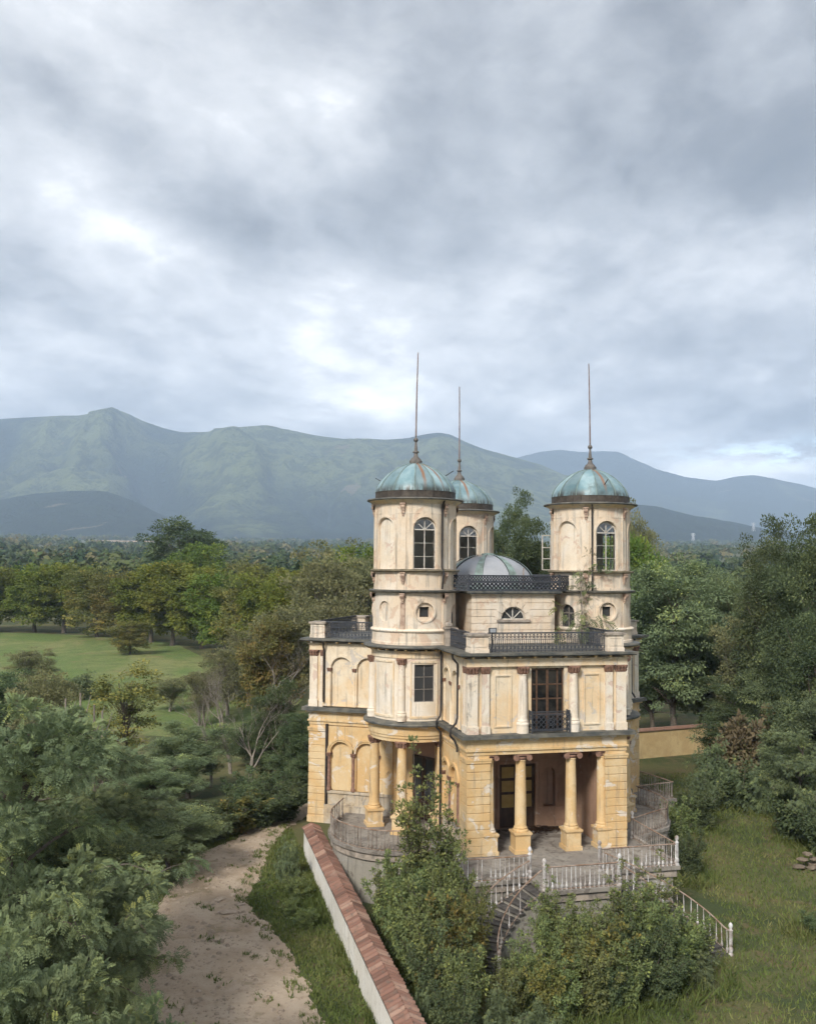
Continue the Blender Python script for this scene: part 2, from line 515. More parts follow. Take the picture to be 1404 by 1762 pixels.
t.put(b.inputs['Base Color'], t.mix(t.smooth(t.noise(pos, 1.7, 4, 0.6), 0.4, 0.65), (0.008, 0.008, 0.009), (0.035, 0.032, 0.028)))
b.inputs['Specular IOR Level'].default_value = 0.25
t, b, pos = new_mat('amber_glass', 0.35)
t.put(b.inputs['Base Color'], t.mix(t.noise(pos, 4, 3), (0.30, 0.19, 0.05), (0.45, 0.32, 0.12)))

# copper dome sheets: patina, dark run-off near the foot, rust streaks below the finial
t, b, pos = new_mat('copper_patina', 0.42)
tc = t.new('ShaderNodeTexCoord')
op = tc.outputs['Object']
sx = t.new('ShaderNodeSeparateXYZ'); t.put(sx.inputs[0], op)
oi = t.new('ShaderNodeObjectInfo')
big = t.noise(pos, 1.1, 5, 0.6, 0.5)
col = t.mix(t.smooth(big, 0.3, 0.7), (0.125, 0.220, 0.250), (0.265, 0.360, 0.385))
hv = t.new('ShaderNodeHueSaturation'); t.put(hv.inputs['Color'], col); t.put(hv.inputs['Value'], t.math('MULTIPLY_ADD', oi.outputs['Random'], 0.55, 0.70)); col = hv.outputs[0]
st = t.noise(t.scale(pos, (2.2, 2.2, 0.8)), 1.0, 5, 0.65, 0.3)
col = t.mix(t.math('MULTIPLY', t.smooth(st, 0.55, 0.70), 0.6), col, (0.085, 0.115, 0.105))
col = t.mix(t.math('MULTIPLY', t.smooth(t.math('ABSOLUTE', sx.outputs[1]), 0.25, 0.42), 0.35), col, (0.07, 0.09, 0.085))
low = t.smooth(sx.outputs[2], 0.40, 0.02)
col = t.mix(t.math('MULTIPLY', low, t.smooth(t.noise(t.scale(pos, (4, 4, 1)), 1.0, 4, 0.6), 0.35, 0.6)), col, (0.05, 0.055, 0.05))
# local x of each sheet runs across it: rust follows one line
rk = t.math('GREATER_THAN', oi.outputs['Object Index'], 0.5)
wob = t.math('MULTIPLY_ADD', t.noise(pos, 2.0, 3), 0.10, -0.05)
dist = t.math('ABSOLUTE', t.math('ADD', sx.outputs[1], wob))
rust = t.math('MULTIPLY', t.math('MULTIPLY', t.smooth(dist, 0.11, 0.015), rk), t.smooth(sx.outputs[2], -0.1, 0.9))
col = t.mix(t.math('MULTIPLY', rust, 0.95), col, (0.25, 0.115, 0.05))
t.put(b.inputs['Base Color'], col)
b.inputs['Specular IOR Level'].default_value = 0.4
t.put(b.inputs['Normal'], t.bump(big, 0.25, 0.05))
simple('copper_rib', (0.24, 0.32, 0.30), (0.13, 0.165, 0.15), 3, 0.55)

# roof tiles: each its own tone
t, b, pos = new_mat('roof_tile', 0.85)
oi = t.new('ShaderNodeObjectInfo')
col = t.ramp(oi.outputs['Random'], [(0, (0.12, 0.068, 0.052)), (0.3, (0.20, 0.105, 0.078)), (0.7, (0.25, 0.138, 0.102)), (1, (0.34, 0.22, 0.165))])
col = t.mix(t.smooth(t.noise(pos, 5, 5, 0.7), 0.5, 0.72), col, (0.13, 0.10, 0.082))
col = t.mix(t.math('MULTIPLY', t.smooth(t.noise(pos, 1.1, 4, 0.6), 0.52, 0.7), 0.5), col, (0.33, 0.24, 0.19))
t.put(b.inputs['Base Color'], col)
t.put(b.inputs['Normal'], t.bump(t.noise(pos, 25, 4, 0.7), 0.3, 0.01))

# ground
t, b, pos = new_mat('grass_ground', 0.95)
n1 = t.noise(pos, 0.16, 6, 0.62, 0.7); n2 = t.noise(pos, 0.7, 7, 0.68, 0.5); n3 = t.noise(pos, 9, 5, 0.7)
col = t.mix(t.smooth(n1, 0.40, 0.60), (0.055, 0.072, 0.027), (0.125, 0.120, 0.048))
col = t.mix(t.math('MULTIPLY', t.smooth(n2, 0.50, 0.64), 0.75), col, (0.150, 0.112, 0.058))
col = t.mix(t.math('MULTIPLY', t.smooth(n3, 0.45, 0.7), 0.5), col, (0.030, 0.040, 0.016))
t.put(b.inputs['Base Color'], col)
t.put(b.inputs['Normal'], t.bump(t.math('ADD', n3, n2), 0.6, 0.08))
t, b, pos = new_mat('meadow_grass', 0.95)
n1 = t.noise(t.scale(pos, (1, .4, 1)), 0.09, 6, 0.65, 0.7); n2 = t.noise(pos, 0.45, 7, 0.7, 0.4); n3 = t.noise(pos, 2.5, 5, 0.7)
col = t.mix(t.smooth(n1, 0.40, 0.60), (0.125, 0.180, 0.050), (0.215, 0.225, 0.085))
col = t.mix(t.math('MULTIPLY', t.smooth(n2, 0.46, 0.64), 0.6), col, (0.095, 0.135, 0.042))
col = t.mix(t.math('MULTIPLY', t.smooth(t.noise(pos, 0.16, 6, 0.66, 0.8), 0.57, 0.66), 0.7), col, (0.23, 0.175, 0.085))
col = t.mix(t.math('MULTIPLY', t.smooth(n3, 0.45, 0.65), 0.35), col, (0.060, 0.080, 0.028))
t.put(b.inputs['Base Color'], col)
t.put(b.inputs['Normal'], t.bump(t.math('ADD', n2, n3), 0.8, 0.25))
t, b, pos = new_mat('path_dirt', 0.95)
n1 = t.noise(pos, 0.45, 5, 0.6, 0.5); n2 = t.noise(pos, 3.2, 6, 0.7, 0.4); n3 = t.noise(pos, 17, 5, 0.75)
col = t.mix(t.smooth(n1, 0.35, 0.65), (0.37, 0.285, 0.205), (0.46, 0.37, 0.28))
col = t.mix(t.math('MULTIPLY', t.smooth(n2, 0.52, 0.72), 0.6), col, (0.22, 0.16, 0.11))
col = t.mix(t.math('MULTIPLY', t.smooth(n3, 0.55, 0.75), 0.6), col, (0.55, 0.47, 0.39))
col = t.mix(t.math('MULTIPLY', t.smooth(t.noise(pos, 0.8, 5, 0.65, 0.8), 0.56, 0.66), 0.45), col, (0.17, 0.14, 0.07))
t.put(b.inputs['Base Color'], col)
t.put(b.inputs['Normal'], t.bump(t.math('ADD', n3, t.math('MULTIPLY', n2, 1.5)), 0.8, 0.05))
simple('dry_grass', (0.24, 0.17, 0.095), (0.16, 0.15, 0.07), 0.6, 0.95, 0, 0.0)
simple('tilled_field', (0.42, 0.30, 0.20), (0.34, 0.25, 0.16), 0.02, 0.95, 0, 0.0)

# wooded mountains
t, b, pos = new_mat('wooded_slope', 1.0)
n1 = t.noise(pos, 0.0016, 7, 0.62, 0.7); n2 = t.noise(pos, 0.012, 6, 0.72, 0.3); n3 = t.noise(pos, 0.05, 4, 0.7)
oi = t.new('ShaderNodeObjectInfo')
sp = t.new('ShaderNodeAttribute', attribute_name='spur')      # grass lighter on spurs, forest darker in gullies; the tones also paint relief shading
mk = t.math('ADD', t.math('MULTIPLY', sp.outputs['Fac'], 0.75), t.math('MULTIPLY', n1, 0.45))
col = t.mix(t.smooth(mk, 0.50, 0.78), (0.024, 0.040, 0.023), (0.175, 0.205, 0.085))
col = t.mix(t.math('MULTIPLY', t.smooth(n2, 0.44, 0.58), 0.6), col, (0.012, 0.022, 0.013))
col = t.mix(t.math('MULTIPLY', t.smooth(t.noise(pos, 0.0021, 6, 0.62, 0.9), 0.655, 0.68), 0.6), col, (0.26, 0.20, 0.14))
t.put(b.inputs['Base Color'], col)
b.inputs['Specular IOR Level'].default_value = 0.0
t.put(b.inputs['Normal'], t.bump(t.math('ADD', n2, t.math('MULTIPLY', n3, 0.5)), 1.0, 60.0))


def leaf_mat(name, stops, translucent=0.3, hue=0.03, rough=0.6):
    m = bpy.data.materials.new(name); m.use_nodes = True; MAT[name] = m
    t = NT(m.node_tree); t.n.clear()
    out = t.new('ShaderNodeOutputMaterial')
    at_ = t.new('ShaderNodeAttribute', attribute_name='rnd')
    col = t.ramp(at_.outputs['Fac'], stops)
    oi = t.new('ShaderNodeObjectInfo')
    hv = t.new('ShaderNodeHueSaturation')
    t.put(hv.inputs['Color'], col)
    t.put(hv.inputs['Hue'], t.math('MULTIPLY_ADD', oi.outputs['Random'], hue, 0.5 - hue / 2))
    t.put(hv.inputs['Value'], t.math('MULTIPLY_ADD', oi.outputs['Random'], 0.3, 0.85))
    d = t.new('ShaderNodeBsdfDiffuse'); t.put(d.inputs[0], hv.outputs[0])
    tr = t.new('ShaderNodeBsdfTranslucent'); t.put(tr.inputs[0], hv.outputs[0])
    ms = t.new('ShaderNodeMixShader'); ms.inputs[0].default_value = translucent
    t.l.new(d.outputs[0], ms.inputs[1]); t.l.new(tr.outputs[0], ms.inputs[2])
    t.l.new(ms.outputs[0], out.inputs[0])
    return m
leaf_mat('locust_leaf', [(0, (0.118, 0.154, 0.092)), (0.5, (0.181, 0.226, 0.121)), (0.85, (0.252, 0.297, 0.135)), (1, (0.463, 0.470, 0.144))])
leaf_mat('dark_leaf', [(0, (0.064, 0.091, 0.050)), (0.6, (0.116, 0.151, 0.076)), (0.95, (0.189, 0.220, 0.094)), (1, (0.349, 0.334, 0.116))])
leaf_mat('row_leaf', [(0, (0.094, 0.140, 0.038)), (0.5, (0.170, 0.216, 0.051)), (0.85, (0.250, 0.269, 0.059)), (1, (0.344, 0.283, 0.064))], 0.3, 0.05)
leaf_mat('rust_leaf', [(0, (0.113, 0.133, 0.052)), (0.5, (0.198, 0.203, 0.074)), (1, (0.357, 0.268, 0.083))], 0.3, 0.04)
leaf_mat('grey_leaf', [(0, (0.128, 0.144, 0.078)), (0.5, (0.206, 0.216, 0.113)), (1, (0.314, 0.297, 0.138))], 0.3, 0.04)
leaf_mat('shrub_leaf', [(0, (0.109, 0.144, 0.066)), (0.55, (0.186, 0.220, 0.093)), (0.84, (0.276, 0.296, 0.105)), (1, (0.400, 0.435, 0.109))], 0.3, 0.05)
leaf_mat('forest_leaf', [(0, (0.048, 0.084, 0.038)), (0.35, (0.088, 0.125, 0.053)), (0.7, (0.140, 0.162, 0.067)), (1, (0.229, 0.200, 0.096))], 0.15, 0.0)
leaf_mat('grass_blade', [(0, (0.079, 0.121, 0.038)), (0.55, (0.137, 0.169, 0.054)), (0.85, (0.207, 0.209, 0.081)), (1, (0.312, 0.273, 0.121))], 0.25, 0.0)
leaf_mat('autumn_leaf', [(0, (0.114, 0.129, 0.052)), (0.5, (0.176, 0.175, 0.062)), (0.85, (0.282, 0.230, 0.067)), (1, (0.370, 0.221, 0.076))], 0.3, 0.03)
leaf_mat('dry_vine', [(0, (0.122, 0.099, 0.065)), (0.6, (0.187, 0.149, 0.089)), (1, (0.093, 0.109, 0.045))], 0.2, 0.0)

# ================================================================== SETTING
def ground_z(r):
    r = np.asarray(r, float)
    x = np.maximum(r - 300.0, 0)
    return 0.034 * x * x / (x + 250.0)


def polar_sheet(radii, n, zf, zoff=0.0):
    mb = MB()
    mb.v.append((EYE.x, EYE.y, zoff))
    for r in radii:
        z = float(zf(r)) + zoff
        for i in range(n):
            a = 2 * PI * i / n
            mb.v.append((EYE.x + r * math.cos(a), EYE.y + r * math.sin(a), z))
    for i in range(n):
        mb.f.append((0, 1 + i, 1 + (i + 1) % n))
    for j in range(len(radii) - 1):
        for i in range(n):
            i2 = (i + 1) % n
            a = 1 + j * n
            mb.f.append((a + i, a + n + i, a + n + i2, a + i2))
    return mb


_rad = [20, 60, 120, 200, 300] + [300 + 60 * i for i in range(1, 12)] + [1000 + 200 * i for i in range(0, 16)] + [4500, 6000, 8500, 11000]
ground = polar_sheet(_rad, 128, ground_z).build('ground', MAT['grass_ground'])
tag(ground, 'grassy plain rising gently towards the mountains', None, kind='structure')


def wob(x, y, s=1.0, seed=0.0):
    return (math.sin(x * 1.3 * s + seed) * math.cos(y * 1.1 * s - seed * .7) + 0.6 * math.sin(x * 2.9 * s + y * 2.3 * s + seed * 2)
            + 0.4 * math.sin(x * 6.1 * s - y * 5.3 * s + seed)) / 2.0


def sheet(name, pts, z, mat, label, jitter=0.0, sub=0.4, seed=0.0):
    """flat sheet with an uneven rim"""
    out = []
    n = len(pts)
    for i in range(n):
        p = Vector(pts[i]); q = Vector(pts[(i + 1) % n])
        k = max(1, int((q - p).length / sub))
        for j in range(k):
            v = p.lerp(q, j / k)
            out.append((v.x + jitter * wob(v.x, v.y, 1.7, seed) + jitter * .5 * wob(v.y, v.x, 4.7, seed),
                        v.y + jitter * wob(v.y, v.x, 1.9, seed + 3) + jitter * .5 * wob(v.x, v.y, 5.1, seed)))
    mb = MB(); mb.v = [(x, y, z) for x, y in out]; mb.f = [tuple(range(len(out)))]
    o = mb.build(name, mat)
    bpy.context.view_layer.objects.active = o
    tag(o, label, None, kind='structure')
    return o


_path = [(-7.6, 11.0), (-10.2, 8.4), (-12.2, 4.3), (-14.6, 1.6), (-15.4, -3), (-16.4, -8), (-17.2, -13), (-18.5, -20), (-21, -30), (-22, -46),
         (-11.5, -46), (-9.9, -26), (-10.2, -19.5), (-10.7, -14.5), (-10.9, -10.8), (-11.6, -7.2), (-12.25, -5.0), (-11.7, -3.2), (-11.1, -0.6),
         (-10.5, 2.6), (-9.7, 5.0), (-8, 8.0), (-6.0, 10.2)]
path = sheet('path', _path, 0.012, MAT['path_dirt'], 'bare earth track bending past the white wall', 0.20, 0.3)
meadow = sheet('meadow', [tuple(at(x, D)[:2]) for x, D in
               [(-500, 96), (-100, 92), (180, 80), (300, 78), (480, 84), (520, 100), (430, 125), (350, 150), (300, 172), (180, 186), (60, 192), (-100, 196), (-600, 200)]],
               0.010, MAT['meadow_grass'], 'mown green meadow in front of the row of trees', 0.8, 4.0)
_field = MB()
_c = [at(160, 1900), at(268, 1900), at(262, 2150), at(150, 2150)]
_field.add([(p.x, p.y, float(ground_z((p - EYE).xy.length)) + 9.0) for p in _c], [(0, 1, 2, 3)])
tag(_field.build('field', MAT['tilled_field']), 'pale tilled field far off among the woods', None, kind='structure')

# ------------------------------------------------------------------ mountains
def smoothstep(a, b, x):
    t = np.clip((x - a) / (b - a), 0, 1)
    return t * t * (3 - 2 * t)


def vnoise(x, y, seed):
    rs = np.random.RandomState(seed)
    tab = rs.rand(256, 256)
    xi = np.floor(x).astype(int); yi = np.floor(y).astype(int)
    xf = x - xi; yf = y - yi
    xf = xf * xf * (3 - 2 * xf); yf = yf * yf * (3 - 2 * yf)
    g = lambda i, j: tab[i % 256, j % 256]
    return (g(xi, yi) * (1 - xf) * (1 - yf) + g(xi + 1, yi) * xf * (1 - yf) + g(xi, yi + 1) * (1 - xf) * yf + g(xi + 1, yi + 1) * xf * yf)


def fbm(x, y, seed, o=4):
    s = 0; a = 0.5
    for k in range(o):
        s = s + a * vnoise(x * 2 ** k, y * 2 ** k, seed + k); a *= 0.5
    return s


def ridged(x, y, seed, o=4):
    s = 0; a = 0.5
    for k in range(o):
        s = s + a * (1 - np.abs(2 * vnoise(x * 2 ** k, y * 2 ** k, seed + k) - 1)); a *= 0.5
    return s


def range_mesh(name, ridge, d_foot, d_ridge, d_back, spur, seed, label, nx=420, ny=150, x0=-500, x1=1900, foot=None, grass=1.0):
    xs = np.linspace(x0, x1, nx)
    rx = [p[0] for p in ridge]; ry = [p[1] for p in ridge]
    yy = np.interp(xs, rx, ry) - 0.0087 * (xs - 702)
    ds = np.concatenate([np.linspace(d_foot, d_ridge, int(ny * .75)), np.linspace(d_ridge, d_back, ny - int(ny * .75) + 1)[1:]])
    X, Dd = np.meshgrid(xs, ds)
    H = 14.1 + (975 - np.interp(X, xs, yy)) / 1630 * d_ridge
    f = np.where(Dd < d_ridge, smoothstep(0, 1, (Dd - d_foot) / (d_ridge - d_foot)) ** 0.9, 1 - 0.6 * smoothstep(d_ridge, d_back, Dd))
    lat = (X - 702) / 1630 * Dd
    u = lat / 1150.0; v = Dd / 2100.0
    wu = fbm(u * .8 + 5, v * 2 + 3, seed + 20, 3)
    R = ridged(u + (wu - .5) * 1.3, v * 0.7, seed, 5) * .70 + ridged(u * 2.6 + (wu - .5) * 2, v * 2.2, seed + 30, 4) * .30
    env = 4 * f * (1 - f)
    base = ground_z(d_foot) - 25
    Z = base + (H - base) * f * (1 + spur * env * (R - 0.75)) + 26 * (fbm(lat / 230, Dd / 230, seed + 9, 4) - .5) * np.minimum(1, 3 * f)
    Z = np.where(Dd < d_ridge, np.minimum(Z, base + (H - base) * (0.12 + 0.88 * Dd / d_ridge)), Z)
    px = EYE.x + FW.x * Dd + RT.x * lat; py = EYE.y + FW.y * Dd + RT.y * lat
    P = np.stack([px, py, Z], -1).reshape(-1, 3)
    m = len(ds)
    idx = np.arange(nx * m).reshape(m, nx)
    F_ = np.stack([idx[:-1, :-1], idx[:-1, 1:], idx[1:, 1:], idx[1:, :-1]], -1).reshape(-1, 4)
    me = bpy.data.meshes.new(name)
    me.from_pydata(P.tolist(), [], F_.tolist()); me.update()
    at_ = me.attributes.new('spur', 'FLOAT', 'POINT'); at_.data.foreach_set('value', (np.clip((R - .35) / .5, 0, 1) * grass).astype(np.float32).ravel())  # grass scales the open ground and the relief shading painted with it
    me.polygons.foreach_set('use_smooth', [True] * len(me.polygons))
    o = link(name, me, MAT['wooded_slope'])
    tag(o, label, None, kind='structure')
    return o


range_mesh('mountains', [(-500, 760), (-200, 735), (0, 720), (60, 717), (130, 715), (160, 710), (188, 703), (215, 712), (240, 724), (280, 737), (310, 743),
                         (380, 742), (420, 737), (455, 734), (490, 739), (540, 749), (600, 757), (650, 758), (700, 754), (730, 747), (755, 743), (775, 747),
                         (800, 760), (830, 772), (880, 786), (930, 800), (980, 822), (1030, 848), (1100, 876), (1200, 900), (1300, 918), (1900, 930)],
           3000, 5600, 7000, 2.3, 11, 'long wooded blue mountain ridge with a small sharp peak')
range_mesh('mountains', [(-500, 860), (700, 830), (860, 800), (890, 788), (930, 778), (965, 775), (1000, 779), (1040, 777), (1065, 778), (1090, 790),
                         (1130, 808), (1180, 822), (1235, 829), (1275, 820), (1300, 818), (1340, 826), (1385, 836), (1404, 841), (1600, 865), (1900, 880)],
           5600, 8600, 10500, 0.55, 40, 'farther bluer mountain ridge falling away to the right', 240, 70, 500, 1900, grass=.6)
range_mesh('foothill', [(-500, 870), (-100, 858), (0, 862), (60, 850), (120, 845), (180, 846), (230, 862), (280, 885), (330, 905), (400, 925), (500, 940)],
           2700, 3700, 4400, 0.35, 60, 'dark wooded foothill below the left part of the ridge', 150, 50, -500, 520, grass=.35)
range_mesh('foothill', [(1000, 925), (1040, 885), (1085, 868), (1130, 872), (1200, 890), (1290, 905), (1340, 914), (1404, 922), (1700, 940)],
           2700, 3800, 4500, 0.35, 80, 'low wooded foothill right of the towers', 150, 50, 990, 1900, grass=.35)

# ================================================================== VILLA
V = thing('villa', 'abandoned cream and ochre villa with three round domed towers', 'villa')
PALE, CREAM, OCHRE, WHITE = MAT['pale_plaster'], MAT['cream_plaster'], MAT['ochre_plaster'], MAT['white_plaster']
TERRA, SLATE, IRON = MAT['terracotta'], MAT['slate'], MAT['iron']
Z0 = 2.25            # porch and terrace floor
TW = Vector((-4.45, -2.57, 0))   # axis of the front left tower
rng = random.Random(5)


def pol(r, deg, z, c=TW):
    return (c.x + r * math.cos(RAD(deg)), c.y + r * math.sin(RAD(deg)), z)


def capital(mb, cx, cy, z0, z1, hx, hy, seed=1):
    """leafy capital: flaring bell, two rows of curling leaves, abacus"""
    h = z1 - z0
    rr = random.Random(seed)
    mb.taper(cx, cy, z0, z1 - .18 * h, hx * .86, hy * .86, hx * 1.02, hy * 1.02)
    mb.box(cx - hx * 1.28, cx + hx * 1.28, cy - hy * 1.28, cy + hy * 1.28, z1 - .16 * h, z1)
    for row, (zz, ex) in enumerate(((.12, 1.0), (.5, 1.12))):
        for k in range(3):
            t = (k - 1) * .68
            for sx, sy in ((0, -1), (0, 1), (1, 0), (-1, 0)):
                x = cx + (t * hx if sx == 0 else sx * hx * ex); y = cy + (t * hy if sy == 0 else sy * hy * ex)
                w = .22 * max(hx, .1) * rr.uniform(.85, 1.15)
                mb.taper(x, y, z0 + zz * h, z0 + (zz + .34) * h, w * .7, w * .7, w * 1.25, w * 1.25)


def column(name, x, y, z0, z1, r, mat, base_h, square, cap_kind, cap_h, base_mat=None, facing=None):
    """column (shaft) with pedestal and capital as its own parts"""
    zs = z0 + base_h; ze = z1 - cap_h
    sh = MB()
    prof = [(r * 1.32, zs), (r * 1.36, zs + .04), (r * 1.3, zs + .09), (r * 1.12, zs + .12), (r * 1.2, zs + .16), (r * 1.05, zs + .21)]
    for k in range(7):
        t = k / 6
        prof.append((r * (1.0 - .16 * t * t), zs + .24 + (ze - zs - .30) * t))
    prof += [(r * .95, ze - .04), (r * .86, ze)]
    sh.lathe(prof, 0, 0, 20, cap=True)
    o = sh.build(name, mat, V, 40, (x, y, 0))
    if base_h > 0.02:
        pd = MB()
        if square:
            s = square
            pd.box(-s * 1.06, s * 1.06, -s * 1.06, s * 1.06, z0, z0 + .16)
            pd.box(-s * .92, s * .92, -s * .92, s * .92, z0 + .16, zs - .16)
            pd.taper(0, 0, zs - .16, zs - .08, s * .92, s * .92, s * 1.06, s * 1.06)
            pd.box(-s * 1.08, s * 1.08, -s * 1.08, s * 1.08, zs - .08, zs)
        else:
            pd.lathe([(r * 1.3, z0), (r * 1.3, zs - .03), (r * 1.38, zs)], 0, 0, 20, cap=True)
        pd.build('pedestal', base_mat or mat, o)
    cp = MB()
    if cap_kind == 'leaf':
        cp.lathe([(r * .86, ze), (r * .92, ze + .4 * cap_h), (r * 1.2, ze + .84 * cap_h)], 0, 0, 16, cap=True)
        capital(cp, 0, 0, ze, z1, r * .92, r * .92, 3)
    else:
        cp.lathe([(r * .9, ze), (r * 1.08, ze + .35 * cap_h), (r * 1.0, ze + .5 * cap_h)], 0, 0, 18, cap=True)
        cp.box(-r * 1.2, r * 1.2, -r * 1.15, r * 1.15, z1 - .3 * cap_h, z1)
        for sx in (-1, 1):
            for sy in (-1, 1):
                a = [(sx * r * 1.18 + math.cos(2 * PI * k / 10) * .48 * cap_h, sy * r * .95, ze + .42 * cap_h + math.sin(2 * PI * k / 10) * .48 * cap_h) for k in range(10)]
                b = [(p[0], sy * r * 1.22, p[2]) for p in a]
                cp.add(a + b, [tuple(range(10)), tuple(range(19, 9, -1))] + [(k, (k + 1) % 10, 10 + (k + 1) % 10, 10 + k) for k in range(10)])
    cp.build('capital', TERRA, o, 45)
    if facing is not None: o.rotation_euler = (0, 0, facing)
    return o


# ---------- arm walls (front arm frame: faces -Y, sides at x = +-3.6)
def side_map(sx):
    # u runs from the outer corner towards the tower
    return lambda u, z, d: (sx * (3.6 - d), -8.2 + u, z)


up = MB()
up.box(-3.48, 3.48, -8.05, -7.80, 9.95, 10.34)            # lintel over the balcony opening
up.box(-3.48, -0.74, -8.05, -7.80, 7.2, 9.95); up.box(0.74, 3.48, -8.05, -7.80, 7.2, 9.95)
for sx in (-1, 1):
    up.box(min(sx * 3.2, sx * 3.48), max(sx * 3.2, sx * 3.48), -7.80, -0.6, 7.2, 10.34)
up.box(-3.2, 3.2, -6.3, -6.1, 7.2, 10.34)                 # room back
o = up.build('upper_wall', CREAM, V); thrice(o, V)
fl = MB(); fl.box(-3.2, 3.2, -7.80, -6.3, 7.2, 7.24); thrice(fl.build('floor', MAT['dark_wood'], V), V)

for sx in (-1, 1):
    sd = MB()
    sd.panel(0.74, 4.35, 7.26, 9.97, [('arch', 1.16, 2.24, 7.26, 9.10), ('arch', 2.51, 3.59, 7.26, 9.10)], 0.11, side_map(sx), edges=True)
    thrice(sd.build('upper_arcade', CREAM, V), V)
    for u, half in ((1.08, .06), (2.375, .10), (3.67, .06)):
        cl = MB(); cl.lathe([(.10, 7.26), (.10, 7.36), (.075, 7.40), (.068, 8.96)], 0, 0, 10)
        c = cl.build('slim_column', CREAM, V, 40, (sx * 3.57, -8.2 + u, 0))
        cc = MB(); capital(cc, 0, 0, 8.94, 9.12, .085, .085, 7); cc.build('capital', TERRA, c)
        thrice(c, V)
    for a in (0, 1):
        uc = 1.70 + 1.35 * a
        ar = MB()
        for k in range(14):
            t0 = PI * k / 14; t1 = PI * (k + 1) / 14
            p = [(sx * 3.63, -8.2 + uc - rr * math.cos(t), 9.10 + rr * math.sin(t)) for rr, t in ((.55, t0), (.66, t0), (.66, t1), (.55, t1))]
            q = [(sx * 3.55, b, c) for _, b, c in p]
            ar.add(p + q, [(0, 1, 2, 3), (1, 5, 6, 2), (0, 3, 7, 4)])
        thrice(ar.build('arch_moulding', CREAM, V), V)

# pilasters of the upper storey: pair at each corner, on the front and on the side
def pilaster(x0, x1, y0, y1, seed):
    cx, cy = (x0 + x1) / 2, (y0 + y1) / 2; hx, hy = (x1 - x0) / 2, (y1 - y0) / 2
    m = MB()
    m.box(-hx - .035, hx + .035, -hy - .035, hy + .035, 7.203, 7.52)
    m.box(-hx, hx, -hy, hy, 7.52, 9.66)
    o = m.build('pilaster', WHITE, V, None, (cx, cy, 0))
    c = MB(); capital(c, 0, 0, 9.64, 9.965, hx, hy, seed); c.build('capital', TERRA, o)
    thrice(o, V)
for sx in (-1, 1):
    a, b_ = sorted((sx * 3.12, sx * 3.55)); pilaster(a, b_, -8.18, -7.78, 1)
    a, b_ = sorted((sx * 2.62, sx * 2.93)); pilaster(a, b_, -8.17, -8.0, 2)
    a, b_ = sorted((sx * 3.40, sx * 3.56)); pilaster(a, b_, -7.62, -7.50, 3)
    # framed panel beside the column
    p = MB()
    x0, x1 = sorted((sx * 1.62, sx * 2.38))
    for bx in ((x0, x0 + .06, 7.45, 9.62), (x1 - .06, x1, 7.45, 9.62), (x0 + .06, x1 - .06, 9.56, 9.62), (x0 + .06, x1 - .06, 7.45, 7.51)):
        p.box(bx[0], bx[1], -8.105, -8.04, bx[2], bx[3])
    thrice(p.build('panel_frame', CREAM, V), V)
    thrice(column('column', sx * 1.14, -8.12, 7.203, 9.965, .205, WHITE, .34, None, 'leaf', .32), V)

# frieze, modillions, roof slab, ledge between the storeys
def ring_box(mb, ex, z0, z1, back=-0.5):
    mb.box(-3.6 - ex, 3.6 + ex, -8.2 - ex, back, z0, z1)
m = MB(); ring_box(m, 0.0, 9.97, 10.24); ring_box(m, 0.06, 10.24, 10.30)
thrice(m.build('frieze', CREAM, V), V)
mod = MB(); mod.box(-.05, .05, -.10, .10, .02, .10); mod.box(-.04, .04, -.14, -.10, .05, .10)
mod_me = mod.mesh('modillion'); mod_me.materials.append(OCHRE)
for k in range(11):
    for arm in range(3):
        x = -3.4 + 6.8 * k / 10
        o = link('modillion', mod_me, None, V)
        a = arm * 2 * PI / 3
        o.location = Matrix.Rotation(a, 3, 'Z') @ Vector((x, -8.32, 10.302)); o.rotation_euler = (0, 0, a)
    for sx in (-1, 1):
        if k < 6:
            for arm in range(3):
                o = link('modillion', mod_me, None, V)
                a = arm * 2 * PI / 3
                o.location = Matrix.Rotation(a, 3, 'Z') @ Vector((sx * 3.72, -8.0 + k * .66, 10.302)); o.rotation_euler = (0, 0, a + sx * PI / 2)
m = MB(); ring_box(m, 0.30, 10.405, 10.45); ring_box(m, 0.36, 10.452, 10.545)
thrice(m.build('roof_slab', SLATE, V), V)
m = MB(); ring_box(m, 0.10, 6.93, 7.03); 
thrice(m.build('ledge_moulding', OCHRE, V), V)
m = MB(); m.box(-3.6 - .27, 3.6 + .27, -8.2 - .27, -7.8, 7.033, 7.10); m.box(-3.86, 3.86, -8.46, -7.79, 7.101, 7.20)
for sx in (-1, 1):
    x0, x1 = sorted((sx * 3.3, sx * 3.87)); m.box(x0, x1, -7.799, -0.5, 7.034, 7.10)
    x0, x1 = sorted((sx * 3.3, sx * 3.86)); m.box(x0, x1, -7.789, -0.5, 7.101, 7.199)
thrice(m.build('ledge', SLATE, V), V)

